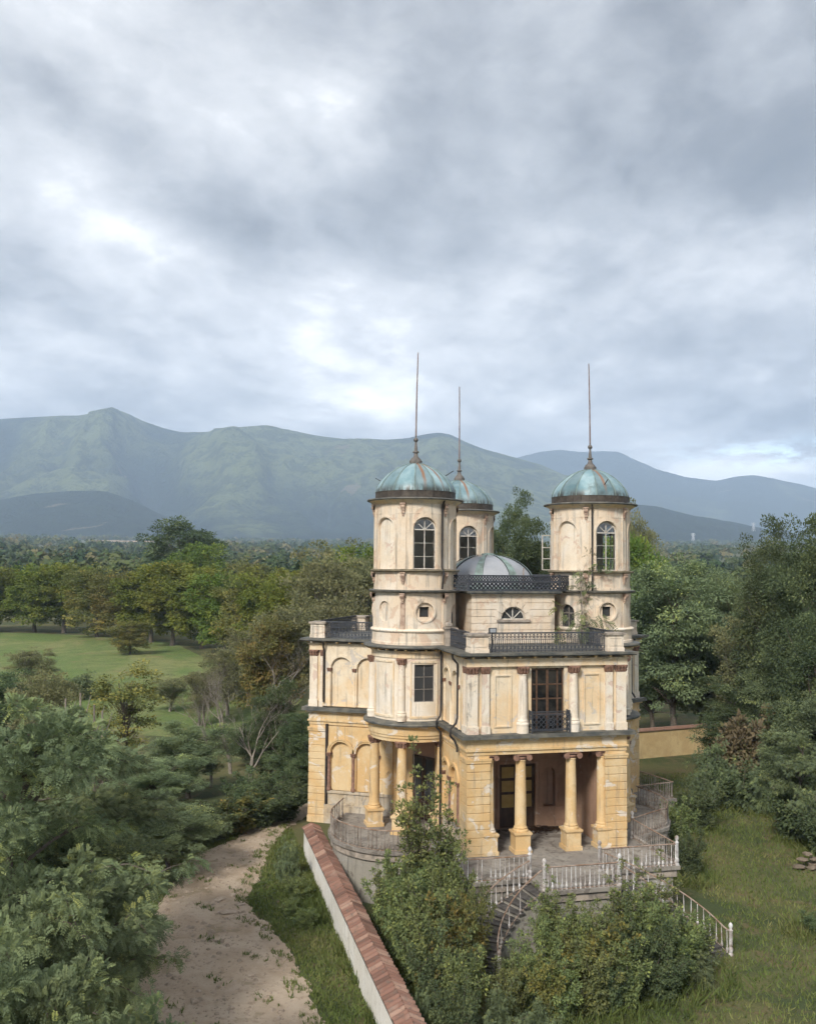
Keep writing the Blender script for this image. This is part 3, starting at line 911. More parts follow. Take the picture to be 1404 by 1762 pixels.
# ---------- ground storey of an arm
m = MB(); ring_box(m, -0.02, 6.58, 6.93); ring_box(m, 0.03, 6.50, 6.58); ring_box(m, -0.03, 6.34, 6.50)
thrice(m.build('entablature', OCHRE, V), V)
for sx in (-1, 1):
    w_ = MB(); x0, x1 = sorted((sx * 2.62, sx * 3.48)); w_.box(x0, x1, -7.32, -1.2, 1.6, 6.34)
    thrice(w_.build('side_wall', OCHRE, V), V)
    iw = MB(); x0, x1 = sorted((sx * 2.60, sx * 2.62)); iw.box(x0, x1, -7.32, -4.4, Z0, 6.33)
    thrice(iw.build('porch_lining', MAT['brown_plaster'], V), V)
    sd = MB()
    sd.panel(0.95, 4.35, 3.22, 6.30, [('arch', 1.20, 2.24, 3.22, 5.02), ('arch', 2.51, 3.55, 3.22, 5.02)], 0.12, side_map(sx))
    thrice(sd.build('lower_arcade', OCHRE, V), V)
    dd = MB(); x0, x1 = sorted((sx * 3.44, sx * 3.66)); dd.box(x0, x1, -7.28, -3.85, 3.09, 3.22); x0, x1 = sorted((sx * 3.44, sx * 3.60)); dd.box(x0, x1, -7.28, -3.85, 1.65, 3.09)
    x0, x1 = sorted((sx * 3.44, sx * 3.72)); dd.box(x0, x1, -7.28, -3.85, 1.65, 2.55)
    thrice(dd.build('dado', MAT['base_plaster'], V), V)
    for u in (1.12, 2.375, 3.63):
        cl = MB(); cl.lathe([(.12, 3.22), (.12, 3.34), (.09, 3.40), (.08, 4.88)], 0, 0, 10)
        c = cl.build('slim_column', MAT['terracotta'] if u < 3 else OCHRE, V, 40, (sx * 3.60, -8.2 + u, 0))
        cc = MB(); capital(cc, 0, 0, 4.86, 5.04, .10, .10, 9); cc.build('capital', TERRA, c)
        thrice(c, V)
    for a in (0, 1):
        uc = 1.72 + 1.31 * a
        ar = MB()
        for r0, r1, pr in ((.53, .61, 3.66), (.61, .70, 3.69)):
            for k in range(14):
                t0 = PI * k / 14; t1 = PI * (k + 1) / 14
                p = [(sx * pr, -8.2 + uc - rr * math.cos(t), 5.04 + rr * math.sin(t)) for rr, t in ((r0, t0), (r1, t0), (r1, t1), (r0, t1))]
                q = [(sx * 3.56, b, c) for _, b, c in p]
                ar.add(p + q, [(0, 1, 2, 3), (1, 5, 6, 2), (0, 3, 7, 4)])
        thrice(ar.build('arch_moulding', OCHRE, V), V)
    # rusticated corner pier: core, coursed blocks, base and cap
    cx = sx * 3.07
    m = MB(); m.box(cx - .47, cx + .47, -8.14, -7.32, 1.6, 6.32)
    pier = m.build('corner_pier', OCHRE, V)
    cb = MB(); cb.box(-.53, .53, -.47, .47, 0, .30); cb.box(-.51, .51, -.45, .45, .30, .36)
    cb.build('pier_base', OCHRE, pier, None, (cx, -7.73, 1.62))
    cb = MB(); cb.box(-.54, .54, -.48, .48, 0, .10); cb.box(-.56, .56, -.50, .50, .10, .18)
    cb.build('pier_cap', OCHRE, pier, None, (cx, -7.73, 6.02))
    blk = MB(); e = .012
    blk.taper(0, 0, 0, .012, .488, .428, .50, .44); blk.box(-.50, .50, -.44, .44, .012, .300); blk.taper(0, 0, .300, .312, .50, .44, .488, .428)
    bme = blk.mesh('stone_block'); bme.materials.append(OCHRE)
    for k in range(12):
        s = link('stone_block', bme, None, pier, (cx + rng.uniform(-.004, .004), -7.73 + rng.uniform(-.004, .004), 2.00 + k * .334))
    thrice(pier, V)
    # engaged half column against the pier
    thrice(column('half_column', sx * 2.52, -7.88, Z0, 6.33, .21, OCHRE, .86, .31, 'ionic', .24), V)
    thrice(column('column', sx * 1.13, -7.86, Z0, 6.33, .245, OCHRE, .86, .355, 'ionic', .27), V)

# porch back wall with niches and glazed door
bk = MB()
bmap = lambda u, z, d: (u, -4.40 + d, z)
bk.panel(-2.62, 2.62, Z0, 6.33, [('arch', -1.85, -1.25, 3.15, 4.62), ('rect', -.86, .86, Z0, 5.12), ('arch', 1.25, 1.85, 3.15, 4.62)], 0.30, bmap)
bk.box(-2.6, 2.6, -4.10, -3.9, Z0, 6.33)
for x0, x1, z0, z1, d in ((-2.6, -.98, 3.02, 3.12, .05), (.98, 2.6, 3.02, 3.12, .05), (-2.6, -.98, Z0, 2.5, .04), (.98, 2.6, Z0, 2.5, .04), (-2.6, 2.6, 5.55, 5.66, .06),
                          (-1.0, -.87, Z0, 5.25, .05), (.87, 1.0, Z0, 5.25, .05), (-1.0, 1.0, 5.14, 5.26, .055), (1.06, 1.12, 3.12, 5.2, .03), (2.0, 2.06, 3.12, 5.2, .03), (1.06, 2.06, 5.2, 5.26, .03)):
    bk.box(x0, x1, -4.40 - d, -4.399, z0, z1)
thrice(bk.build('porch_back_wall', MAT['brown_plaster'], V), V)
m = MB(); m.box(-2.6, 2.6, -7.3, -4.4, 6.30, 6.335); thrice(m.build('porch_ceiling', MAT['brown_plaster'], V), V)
dr = MB()
for x0, x1 in ((-.85, -.01), (.01, .85)):
    dr.box(x0, x0 + .12, -4.32, -4.26, Z0 + .02, 5.10); dr.box(x1 - .12, x1, -4.32, -4.26, Z0 + .02, 5.10)
    dr.box(x0 + .12, x1 - .12, -4.32, -4.26, Z0 + .02, 3.15)
    for z in (3.74, 4.36, 4.98):
        dr.box(x0 + .12, x1 - .12, -4.32, -4.26, z, z + .12)
door = dr.build('door', MAT['dark_wood'], V)
for x in (-.43, .43):
    for z in (3.15, 3.86, 4.48):
        p = MB(); p.box(-.30, .30, -.01, .01, 0, .59 if z < 3.2 else .5); p.build('pane', MAT['amber_glass'], door, None, (x, -4.28, z))
thrice(door, V)

# balcony window: wooden casements, panes, iron lattice guard
wf = MB()
for x in (-.72, .67): wf.box(x, x + .05, -8.0, -7.9, 7.21, 9.94)
for x in (-.50, -.04, .43): wf.box(x, x + (.07 if x != -.04 else .10), -7.99, -7.93, 7.21, 9.86)
for z in (7.9, 8.55, 9.15, 9.78): wf.box(-.67, .67, -7.985, -7.935, z, z + .055)
wf.box(-.72, .72, -8.01, -7.9, 9.86, 9.949)
win = wf.build('window', MAT['brown_wood'], V)
for x0, x1 in ((-.67, -.50), (-.43, -.04), (.06, .43), (.50, .67)):
    for z0, z1 in ((7.21, 7.9), (7.96, 8.55), (8.61, 9.15), (9.21, 9.78)):
        p = MB(); p.box(x0, x1, -7.965, -7.958, z0, z1); p.build('pane', MAT['black_glass'], win)
thrice(win, V)
fr = MB()
fr.box(-.90, -.741, -8.085, -8.03, 7.21, 10.0 - .04); fr.box(.741, .90, -8.085, -8.03, 7.21, 9.96); fr.box(-.741, .741, -8.085, -8.03, 9.87, 9.96)
thrice(fr.build('window_surround', CREAM, V), V)


def lattice(mb, p, q, z0, z1, cell, w=.018):
    p = Vector((p[0], p[1], 0)); q = Vector((q[0], q[1], 0))
    Lh = (q - p).length; d = (q - p) / Lh; h = z1 - z0
    nn = max(1, round(Lh / cell)); cell = Lh / nn
    k = -int(h / cell) - 1
    while k <= nn:
        for sg in (1, -1):
            # line x = k*cell + t*sg.. at t from 0..h
            xa, xb = (k * cell, k * cell + h) if sg > 0 else (k * cell + h, k * cell)
            za, zb = 0.0, h
            t0, t1 = 0.0, 1.0
            dx = xb - xa
            lo, hi = sorted(((0 - xa) / dx, (Lh - xa) / dx))
            t0, t1 = max(0, lo), min(1, hi)
            if t1 - t0 > .05:
                A = p + d * (xa + dx * t0) + Vector((0, 0, z0 + h * t0)); B = p + d * (xa + dx * t1) + Vector((0, 0, z0 + h * t1))
                mb.bar(A, B, w, w * 1.6)
        k += 1
    return mb


bg = MB()
bp = [(-.84, -8.12), (-.84, -8.42), (.84, -8.42), (.84, -8.12)]
for a, b_ in zip(bp[:-1], bp[1:]):
    for z in (7.32, 7.36, 7.98, 8.10): bg.bar((*a, z), (*b_, z), .03, .03)
    lattice(bg, a, b_, 7.36, 7.98, .21, .015); lattice(bg, a, b_, 7.98, 8.10, .12, .011)
for a in bp: bg.bar((*a, 7.2), (*a, 8.14), .04)
bg.ring((0, -8.44, 7.67), .15, .03, .03, (1, 0, 0), (0, 0, 1), 14); bg.ring((0, -8.44, 7.67), .07, .025, .03, (1, 0, 0), (0, 0, 1), 10)
thrice(bg.build('balcony_guard', IRON, V), V)


def roof_rail(mb, p, q, z, h=.80):
    """cast iron guard: rails, bars, rings"""
    p = Vector((p[0], p[1], 0)); q = Vector((q[0], q[1], 0)); Lh = (q - p).length; d = (q - p) / Lh
    P = lambda s, zz: p + d * s + Vector((0, 0, zz))
    for zz, w in ((z + .06, .03), (z + .30, .022), (z + .52, .022), (z + h, .05)):
        mb.bar(P(0, zz), P(Lh, zz), w, w)
    n = max(2, round(Lh / .17)); s = Lh / n
    up_ = Vector((0, 0, 1))
    for k in range(n + 1): mb.bar(P(k * s, z), P(k * s, z + h), .024, .024)
    for k in range(n):
        c = (k + .5) * s
        mb.ring(P(c, z + .18), .075, .026, .02, d, up_, 8)
        mb.bar(P(c, z + .30), P(c, z + .52), .02, .02)
        mb.ring(P(c, z + .62), .055, .022, .02, d, up_, 6)
        mb.bar(P(c - s / 2, z + .68), P(c, z + h), .018); mb.bar(P(c + s / 2, z + .68), P(c, z + h), .018)
    return mb

# parapet: corner pedestals with caps, iron guards between
def pedestal(x, y, hx=.40, hy=.40):
    m = MB()
    m.box(-hx, hx, -hy, hy, 10.548, 10.70); m.box(-hx * .93, hx * .93, -hy * .93, hy * .93, 10.70, 11.24)
    for sy in (-1, 1):
        for bx in ((-hx * .75, -hx * .6, 10.78, 11.16), (hx * .6, hx * .75, 10.78, 11.16), (-hx * .6, hx * .6, 11.10, 11.16), (-hx * .6, hx * .6, 10.78, 10.84)):
            m.box(bx[0], bx[1], sy * hy * .93 - .02, sy * hy * .93 + .02, bx[2], bx[3])
    for sx in (-1, 1):
        for by in ((-hy * .75, -hy * .6, 10.78, 11.16), (hy * .6, hy * .75, 10.78, 11.16), (-hy * .6, hy * .6, 11.10, 11.16), (-hy * .6, hy * .6, 10.78, 10.84)):
            m.box(sx * hx * .93 - .02, sx * hx * .93 + .02, by[0], by[1], by[2], by[3])
    o = m.build('parapet_pedestal', PALE, V, None, (x, y, 0))
    c = MB(); c.box(-hx * 1.12, hx * 1.12, -hy * 1.12, hy * 1.12, 11.24, 11.33); c.build('cap_stone', MAT['weathered_stone'], o)
    thrice(o, V)
for sx in (-1, 1):
    pedestal(sx * 3.05, -7.85)
    m = MB(); roof_rail(m, (sx * 3.30, -7.46), (sx * 3.30, -4.35), 10.548); thrice(m.build('roof_guard', IRON, V), V)
    # little stone post with a ball where the guard meets the tower
    m = MB(); m.box(-.2, .2, -.2, .2, 10.548, 11.30); m.box(-.25, .25, -.25, .25, 11.30, 11.38); m.lathe([(.0, 11.62), (.1, 11.6), (.17, 11.52), (.18, 11.44), (.14, 11.385)], 0, 0, 14)
    thrice(m.build('roof_post', MAT['weathered_stone'], V, None, (sx * 3.32, -4.48, 0)), V)
m = MB(); roof_rail(m, (-2.64, -7.98), (2.64, -7.98), 10.548); thrice(m.build('roof_guard', IRON, V), V)

# ---------- core under the middle
m = MB()
hexa = [(4.5 * math.cos(RAD(a)), 4.5 * math.sin(RAD(a))) for a in range(0, 360, 60)]
m.prism(hexa, 1.6, 6.30)
m.build('core_wall', OCHRE, V)
m = MB(); m.prism([(x * 1.15, y * 1.15) for x, y in hexa], 10.41, 10.54); m.build('middle_roof', SLATE, V)

# ---------- lantern block in the middle, coursed, with half-round windows
lm = lambda u, z, d: (u, -3.80 + d, z)
ln = MB()
ln.panel(-2.03, 2.03, 10.548, 12.80, [('arch', -.60, .60, 11.66, 11.661)], 0.22, lm)
for sx in (-1, 1): ln.add([(sx * 2.03, -3.80, 10.548), (sx * 2.03, -0.3, 10.548), (sx * 2.03, -0.3, 12.80), (sx * 2.03, -3.80, 12.80)], [(0, 1, 2, 3)])
lan = ln.build('lantern_wall', PALE, V)
hc = .315
for k in range(7):
    z0 = 10.56 + k * hc + .012; z1 = z0 + hc - .024
    # stone courses, cut back round the window
    zm = (z0 + z1) / 2
    if z1 > 11.62 and z0 < 12.40:
        zz = max(z0, 11.66)
        r_ = .74
        w = math.sqrt(max(0, r_ * r_ - (zz - 11.66) ** 2)) if zz - 11.66 < r_ else 0
        if z0 < 11.66: w = r_
    else: w = 0
    spans = [(-2.05, 2.05)] if w == 0 else [(-2.05, -w), (w, 2.05)]
    for a, b_ in spans:
        cuts = [a, b_]
        if b_ - a > 3: cuts = [a, a + 1.3 + .3 * (k % 2), b_ - 1.3 + .2 * (k % 2), b_]
        for c0, c1 in zip(cuts[:-1], cuts[1:]):
            c = MB(); c.box(c0 + .006, c1 - .006, -3.835, -3.798, z0, z1); c.build('stone_block', PALE, lan)
    for sx in (-1, 1):
        x0, x1 = sorted((sx * 2.028, sx * 2.055)); c = MB(); c.box(x0, x1, -3.79, -2.6, z0, z1); c.build('stone_block', PALE, lan)
for k in range(7):   # voussoirs round the half-round window
    t0 = PI * k / 7 + .02; t1 = PI * (k + 1) / 7 - .02
    c = MB(); pts = []
    for rr, tt in ((.62, t0), (.95, t0), (.95, t1), (.62, t1)): pts.append((rr * math.cos(tt), 11.665 + rr * math.sin(tt)))
    vs = [(x, -3.842, z) for x, z in pts] + [(x, -3.79, z) for x, z in pts]
    c.add(vs, [(0, 1, 2, 3), (0, 4, 5, 1), (1, 5, 6, 2), (2, 6, 7, 3), (3, 7, 4, 0)]); c.build('voussoir', PALE, lan)
c = MB(); c.box(-.82, .82, -3.93, -3.80, 11.56, 11.655); c.build('window_sill', MAT['weathered_stone'], lan)
thrice(lan, V)
lw = MB()
for k in range(12):
    t0 = PI * k / 12; t1 = PI * (k + 1) / 12
    lw.bar((.57 * math.cos(t0), -3.68, 11.67 + .57 * math.sin(t0)), (.57 * math.cos(t1), -3.68, 11.67 + .57 * math.sin(t1)), .05, .05, (0, 1, 0))
for a in (45, 90, 135): lw.bar((0, -3.68, 11.68), (.57 * math.cos(RAD(a)), -3.68, 11.67 + .57 * math.sin(RAD(a))), .04, .04, (0, 1, 0))
lw.bar((-.6, -3.68, 11.69), (.6, -3.68, 11.69), .05, .05)
lwin = lw.build('window', MAT['window_paint'], V)
for a0, a1 in ((0, 45), (45, 90), (90, 135), (135, 180)):
    p = MB(); p.add([(0, -3.67, 11.68)] + [(.58 * math.cos(RAD(a0 + (a1 - a0) * k / 4)), -3.67, 11.68 + .58 * math.sin(RAD(a0 + (a1 - a0) * k / 4))) for k in range(5)], [(0, 1, 2, 3, 4, 5)])
    p.build('pane', MAT['dark_glass'], lwin)
thrice(lwin, V)
m = MB(); m.box(-2.12, 2.12, -3.89, 0, 12.80, 12.87); thrice(m.build('lantern_moulding', PALE, V), V)
m = MB(); m.box(-2.3, 2.3, -4.06, 0, 12.872, 12.92); m.box(-2.34, 2.34, -4.10, 0, 12.921, 12.99); thrice(m.build('lantern_slab', SLATE, V), V)
m = MB(); lp = [(-3.35, -3.3), (-2.24, -3.98), (2.24, -3.98), (3.35, -3.3)]
for a, b_ in zip(lp[:-1], lp[1:]):
    for z in (13.02, 13.44, 13.72): m.bar((*a, z), (*b_, z), .05, .05)
    lattice(m, a, b_, 13.03, 13.44, .205, .045); lattice(m, a, b_, 13.44, 13.72, .14, .03)
for a in lp[1:3]: m.bar((*a, 12.95), (*a, 13.78), .06)
thrice(m.build('lattice_guard', IRON, V), V)
m = MB(); m.bar((.45, -3.9, 12.95), (.47, -3.9, 14.08), .035); m.build('iron_rod', MAT['rusty_rail'], V)

# glazed cupola with copper ribs
NSEG = 16
def cup(t): return (2.36 * math.cos(t), 13.18 + 1.56 * math.sin(t))
m = MB(); m.lathe([(2.40, 12.95), (2.46, 12.96), (2.46, 13.12), (2.38, 13.20)], 0, 0, 48); cpb = m.build('glass_cupola', MAT['copper_rib'], V, 40)
for k in range(NSEG):
    a0 = 2 * PI * k / NSEG + RAD(4); a1 = a0 + 2 * PI / NSEG
    rib = k % 2 == 0
    g0, g1 = (a0 + RAD(6), a1 - RAD(6)) if rib else (a0 - RAD(6), a1 + RAD(6))
    mm = MB(); nn = 10; off = .035 if rib else 0
    vs = []
    for j in range(nn + 1):
        t = (PI / 2 - .06) * j / nn; r, z = cup(t)
        for i in range(5):
            a = g0 + (g1 - g0) * i / 4
            vs.append(((r + off) * math.cos(a), (r + off) * math.sin(a), z + off))
    mm.add(vs, [(j * 5 + i, j * 5 + i + 1, j * 5 + i + 6, j * 5 + i + 5) for j in range(nn) for i in range(4)])
    mm.build('copper_strip' if rib else 'glass_panel', MAT['copper_rib'] if rib else MAT['roof_glass'], cpb, 60)
m = MB(); m.lathe([(.34, 14.72), (.30, 14.80), (.0, 14.84)], 0, 0, 16); m.build('crown_cap', MAT['copper_rib'], cpb, 40)

# ================================================================== TOWERS (front left one; the other two are the same, turned)
def tmap(r): return lambda u, z, d: (TW.x + (r - d) * math.cos(u / r), TW.y + (r - d) * math.sin(u / r), z)
def arc_u(r, deg): return r * RAD(deg)

# storey carried by columns: entablature drum and soffit
m = MB()
m.lathe([(0.02, 6.28), (2.02, 6.28), (2.02, 6.42), (2.07, 6.44), (2.07, 6.55), (2.11, 6.57), (2.11, 6.86), (2.18, 6.90), (2.24, 6.98)], TW.x, TW.y, 64)
thrice(m.build('tower_entablature', OCHRE, V, 30), V)
m = MB(); m.lathe([(2.2, 6.98), (2.34, 7.0), (2.36, 7.06), (2.34, 7.10), (1.9, 7.21)], TW.x, TW.y, 64); thrice(m.build('tower_ledge', SLATE, V, 30), V)
for az in (180, -120, -60):
    if True:
        x, y, _ = pol(1.84, az, 0)
        c = column('column', x, y, Z0 if az != 180 else Z0, 6.30, .235, OCHRE, .80, .37, 'leaf', .30, None, RAD(az))
        thrice(c, V)
# second storey drum with windows
m = MB(); r = 1.95
m.panel(arc_u(r, -240), arc_u(r, 120), 7.2, 10.0, [('rect', arc_u(r, az) - .46, arc_u(r, az) + .46, 8.05, 9.72) for az in (-210, -90)] , 0.16, tmap(r), 0.12, False)
thrice(m.build('tower_wall', WHITE, V, 25), V)
for az in (-180, -120, -60):
    x, y, _ = pol(1.99, az, 0)
    thrice(column('column', x, y, 7.203, 9.99, .17, WHITE, .22, None, 'leaf', .30, None, RAD(az)), V)
for az in (-210, -150, -90, -30):
    m = MB()
    rr = 1.985; ua, ub = arc_u(rr, az - 19), arc_u(rr, az + 19)
    fm = tmap(rr)
    inner = (ua + .07, ub - .07)
    m.panel(ua, ub, 7.32, 9.86, [('rect', inner[0], inner[1], 7.42, 9.78)], 0.04, fm, 0.1)
    thrice(m.build('panel_frame', CREAM, V), V)


def flat_window(az, rad, w, z0, z1, nx, nz, frame, pane, bar=.04, c=TW):
    """rectangular glazed window set across a drum"""
    d = Vector((math.cos(RAD(az)), math.sin(RAD(az)), 0)); s = Vector((-d.y, d.x, 0)); o0 = Vector((c.x, c.y, 0)) + d * rad
    f = MB(); P = lambda u, z: o0 + s * u + Vector((0, 0, z))
    for i in range(nx + 1):
        u = -w + 2 * w * i / nx; f.bar(P(u, z0), P(u, z1), bar * (1.3 if i in (0, nx) else 1), bar, d)
    for j in range(nz + 1):
        z = z0 + (z1 - z0) * j / nz; f.bar(P(-w, z), P(w, z), bar, bar * (1.2 if j in (0, nz) else .8))
    o = f.build('window', frame, V)
    for i in range(nx):
        for j in range(nz):
            u0, u1 = -w + 2 * w * i / nx + bar / 2, -w + 2 * w * (i + 1) / nx - bar / 2
            a0, a1 = z0 + (z1 - z0) * j / nz + bar / 2, z0 + (z1 - z0) * (j + 1) / nz - bar / 2
            p = MB(); p.add([P(u0, a0) - d * .01, P(u1, a0) - d * .01, P(u1, a1) - d * .01, P(u0, a1) - d * .01], [(0, 1, 2, 3)]); p.build('pane', pane, o)
    return o
for az in (-210, -90):
    thrice(flat_window(az, 1.84, .45, 8.06, 9.70, 2, 3, MAT['grey_wood'], MAT['dark_glass']), V)
m = MB(); m.lathe([(1.99, 9.99), (1.99, 10.22), (2.05, 10.24), (2.07, 10.31), (1.5, 10.31)], TW.x, TW.y, 64); thrice(m.build('tower_frieze', CREAM, V, 30), V)
for k in range(30):
    for arm in range(3):
        az = -270 + k * 12
        if az > -30: continue
        o = link('modillion', mod_me, None, V); a = arm * 2 * PI / 3
        p = Vector(pol(2.16, az, 10.318)); o.location = Matrix.Rotation(a, 3, 'Z') @ p; o.rotation_euler = (0, 0, RAD(az) + PI / 2 + a); o.scale = (.8, .8, .8)
m = MB(); m.lathe([(1.9, 10.405), (2.32, 10.41), (2.38, 10.47), (2.36, 10.53), (1.9, 10.58)], TW.x, TW.y, 64); thrice(m.build('tower_roof_ledge', SLATE, V, 30), V)

# foot storey above the roof
r = 1.98
m = MB(); m.lathe([(r + .03, 10.55), (r + .03, 10.68), (r, 10.70), (r, 11.16)], TW.x, TW.y, 64); thrice(m.build('tower_foot', PALE, V, 30), V)
m = MB(); m.lathe([(1.93, 11.14), (2.05, 11.16), (2.07, 11.21), (2.03, 11.26), (1.90, 11.30)], TW.x, TW.y, 64); thrice(m.build('string_course', WHITE, V, 40), V)
# storey with the round openings
r = 1.92
hol = [('oval', arc_u(r, az), 12.06, .43, .43) for az in (-210, -90)] + [('oval', arc_u(r, -150), 12.06, .40, .46, .085)]
hol += [('arch', arc_u(r, az) - .42, arc_u(r, az) + .42, 11.20, 11.95, .25) for az in (-270, -30)]
m = MB(); m.panel(arc_u(r, -300), arc_u(r, 60), 11.2, 12.92, hol, 0.09, tmap(r), 0.12, False)
thrice(m.build('tower_wall', PALE, V, 25), V)
m = MB(); rb = 1.835
m.panel(arc_u(rb, -240), arc_u(rb, -60), 11.2, 12.92, [('rect', arc_u(rb, az) - .225, arc_u(rb, az) + .225, 11.83, 12.29) for az in (-210, -90)], 0.2, tmap(rb), 0.12, False)
thrice(m.build('oculus_backing', PALE, V, 25), V)
m = MB(); m.lathe([(1.6, 11.2), (1.6, 12.9)], TW.x, TW.y, 32); thrice(m.build('stair_core', MAT['dark_lead'], V, 30), V)
for az in (-210, -90):
    thrice(flat_window(az, 1.70, .22, 11.84, 12.28, 1, 1, MAT['dark_wood'], MAT['dark_glass'], .03), V)
    d = Vector((math.cos(RAD(az)), math.sin(RAD(az)), 0)); s = Vector((-d.y, d.x, 0))
    m = MB(); m.ring(Vector((TW.x, TW.y, 12.06)) + d * 1.90, .46, .07, .10, s, (0, 0, 1), 28); thrice(m.build('oculus_moulding', PALE, V), V)
for az in (-270, -30):
    d = Vector((math.cos(RAD(az)), math.sin(RAD(az)), 0)); s = Vector((-d.y, d.x, 0)); o0 = Vector((TW.x, TW.y, 0)) + d * 1.72
    m = MB(); P = lambda u, z: o0 + s * u + Vector((0, 0, z))
    for u in (-.40, 0, .40): m.bar(P(u, 10.56), P(u, 12.3 if u == 0 else 11.95), .05, .05, d)
    for z in (11.3, 11.95): m.bar(P(-.4, z), P(.4, z), .05, .05)
    dd = m.build('door', MAT['grey_wood'], V)
    p = MB(); p.add([P(-.42, 10.56) - d * .02, P(.42, 10.56) - d * .02, P(.42, 11.95) - d * .02] + [P(.42 * math.cos(PI * k / 8), 11.95 + .42 * math.sin(PI * k / 8)) - d * .02 for k in range(1, 8)] + [P(-.42, 11.95) - d * .02], [tuple(range(11))])
    p.build('pane', MAT['dark_glass'], dd)
    thrice(dd, V)

# carved brackets
def bracket(az, r, z1, h, k=1.0):
    m = MB()
    m.box(-.03, .17 * k, -.13 * k, .13 * k, -h * .12, 0)
    m.box(-.03, .13 * k, -.10 * k, .10 * k, -h * .55, -h * .12)
    m.lathe([(.0, -.10), (.11, -.10), (.11, .10), (0, .10)], 0, 0, 10)
    n0 = len(m.v) - 40
    for i in range(n0, len(m.v)):
        x, y, z = m.v[i]; m.v[i] = (x + .07, z, y - h * .30)
    m.box(-.03, .10 * k, -.08 * k, .08 * k, -h * .80, -h * .55); m.box(-.03, .07 * k, -.05 * k, .05 * k, -h, -h * .80)
    return m
bmesh_ = {}
for z1, h, r in ((16.99, .60, 1.93), (13.85, .52, 1.92), (12.90, .44, 1.95)):
    me = bracket(0, 0, 0, h).mesh('bracket'); me.materials.append(MAT['carved_stone'])
    for az in (-180, -120, -60, 0, 60, 120):
        if z1 < 13 and az in (0, 60): continue
        x, y, _ = pol(r, az, 0)
        thrice(link('bracket', me, None, V, (x, y, z1), RAD(az)), V)
# thin pilaster strips below the brackets of the oculus storey
for az in (-180, -120, -60):
    m = MB(); m.box(-.02, .05, -.11, .11, 11.28, 12.48); x, y, _ = pol(1.92, az, 0)
    thrice(m.build('pilaster_strip', PALE if az != -120 else MAT['carved_stone'], V, None, (x, y, 0), RAD(az)), V)

m = MB(); m.lathe([(1.90, 12.90), (2.0, 12.91), (2.16, 12.96), (2.18, 13.02), (1.9, 13.05)], TW.x, TW.y, 64); thrice(m.build('tower_ledge', SLATE, V, 30), V)
r = 1.93
bays = [-210 + 60 * k for k in range(6)]
m = MB(); m.panel(arc_u(r, -240), arc_u(r, 120), 13.02, 13.88, [('rect', arc_u(r, az) - .72, arc_u(r, az) + .72, 13.16, 13.78) for az in bays], 0.035, tmap(r), 0.12, False)
m.lathe([(r - .035, 13.02), (r - .035, 13.88)], TW.x, TW.y, 64)
thrice(m.build('tower_band', PALE, V, 25), V)
m = MB(); m.lathe([(1.85, 13.86), (2.05, 13.87), (2.10, 13.91), (2.09, 13.96), (1.6, 13.99)], TW.x, TW.y, 64); thrice(m.build('sill_ledge', MAT['mossy_ledge'], V, 30), V)
# arcaded storey: outer skin, backing of blind bays, inner skin
r = 1.92
hol = [('arch', arc_u(r, az) - .54, arc_u(r, az) + .54, 13.98, 15.79, .24) for az in (-210, -90, 30)] + [('arch', arc_u(r, az) - .54, arc_u(r, az) + .54, 13.98, 15.79, .12) for az in (-150, -30, 90)]
m = MB(); m.panel(arc_u(r, -240), arc_u(r, 120), 13.98, 17.0, hol, 0.08, tmap(r), 0.12, False)
thrice(m.build('tower_wall', PALE, V, 25), V)
for az in (-150, -30, 90):
    rb = r - .115; m = MB(); m.panel(arc_u(rb, az - 19), arc_u(rb, az + 19), 13.98, 16.4, [], 0.02, tmap(rb), 0.1)
    thrice(m.build('blind_arch', WHITE, V, 25), V)
ri = 1.66
m = MB(); m.panel(arc_u(ri, -240), arc_u(ri, 120), 13.98, 17.0, [('arch', arc_u(ri, az) - .47, arc_u(ri, az) + .47, 13.98, 15.79, .02) for az in (-210, -90, 30)], 0.02, tmap(ri), 0.12, False)
m.lathe([(0.02, 13.98), (1.66, 13.98)], TW.x, TW.y, 48); m.lathe([(1.66, 16.98), (0.02, 16.98)], TW.x, TW.y, 48)
thrice(m.build('tower_lining', MAT['inner_plaster'], V, 25), V)
# mouldings round the arches and sunk spandrel lines
for az in bays:
    m = MB(); rm = 1.945; um = arc_u(rm, az); fm = tmap(rm)
    for k in range(16):
        t0 = PI * k / 16; t1 = PI * (k + 1) / 16
        q = [fm(um - rr * math.cos(t), 15.79 + rr * math.sin(t), 0) for rr, t in ((.56, t0), (.66, t0), (.66, t1), (.56, t1))]
        q2 = [fm(um - rr * math.cos(t), 15.79 + rr * math.sin(t), .05) for rr, t in ((.56, t0), (.66, t0), (.66, t1), (.56, t1))]
        m.add(q + q2, [(0, 1, 2, 3), (1, 5, 6, 2), (0, 3, 7, 4)])
    for s in (-1, 1):
        a, b_ = sorted((um + s * .56, um + s * .66)); m.add([fm(a, 13.99, 0), fm(b_, 13.99, 0), fm(b_, 15.79, 0), fm(a, 15.79, 0), fm(a, 13.99, .05), fm(b_, 13.99, .05), fm(b_, 15.79, .05), fm(a, 15.79, .05)],
                                                            [(0, 1, 2, 3), (1, 5, 6, 2), (0, 3, 7, 4)])
        a, b_ = sorted((um + s * .30, um + s * .80)); m.add([fm(a, 16.50, 0), fm(b_, 16.50, 0), fm(b_, 16.54, 0), fm(a, 16.54, 0), fm(a, 16.50, .05), fm(b_, 16.50, .05), fm(b_, 16.54, .05), fm(a, 16.54, .05)],
                                                            [(0, 1, 2, 3), (0, 4, 5, 1), (2, 6, 7, 3)])
    thrice(m.build('arch_moulding', PALE, V), V)
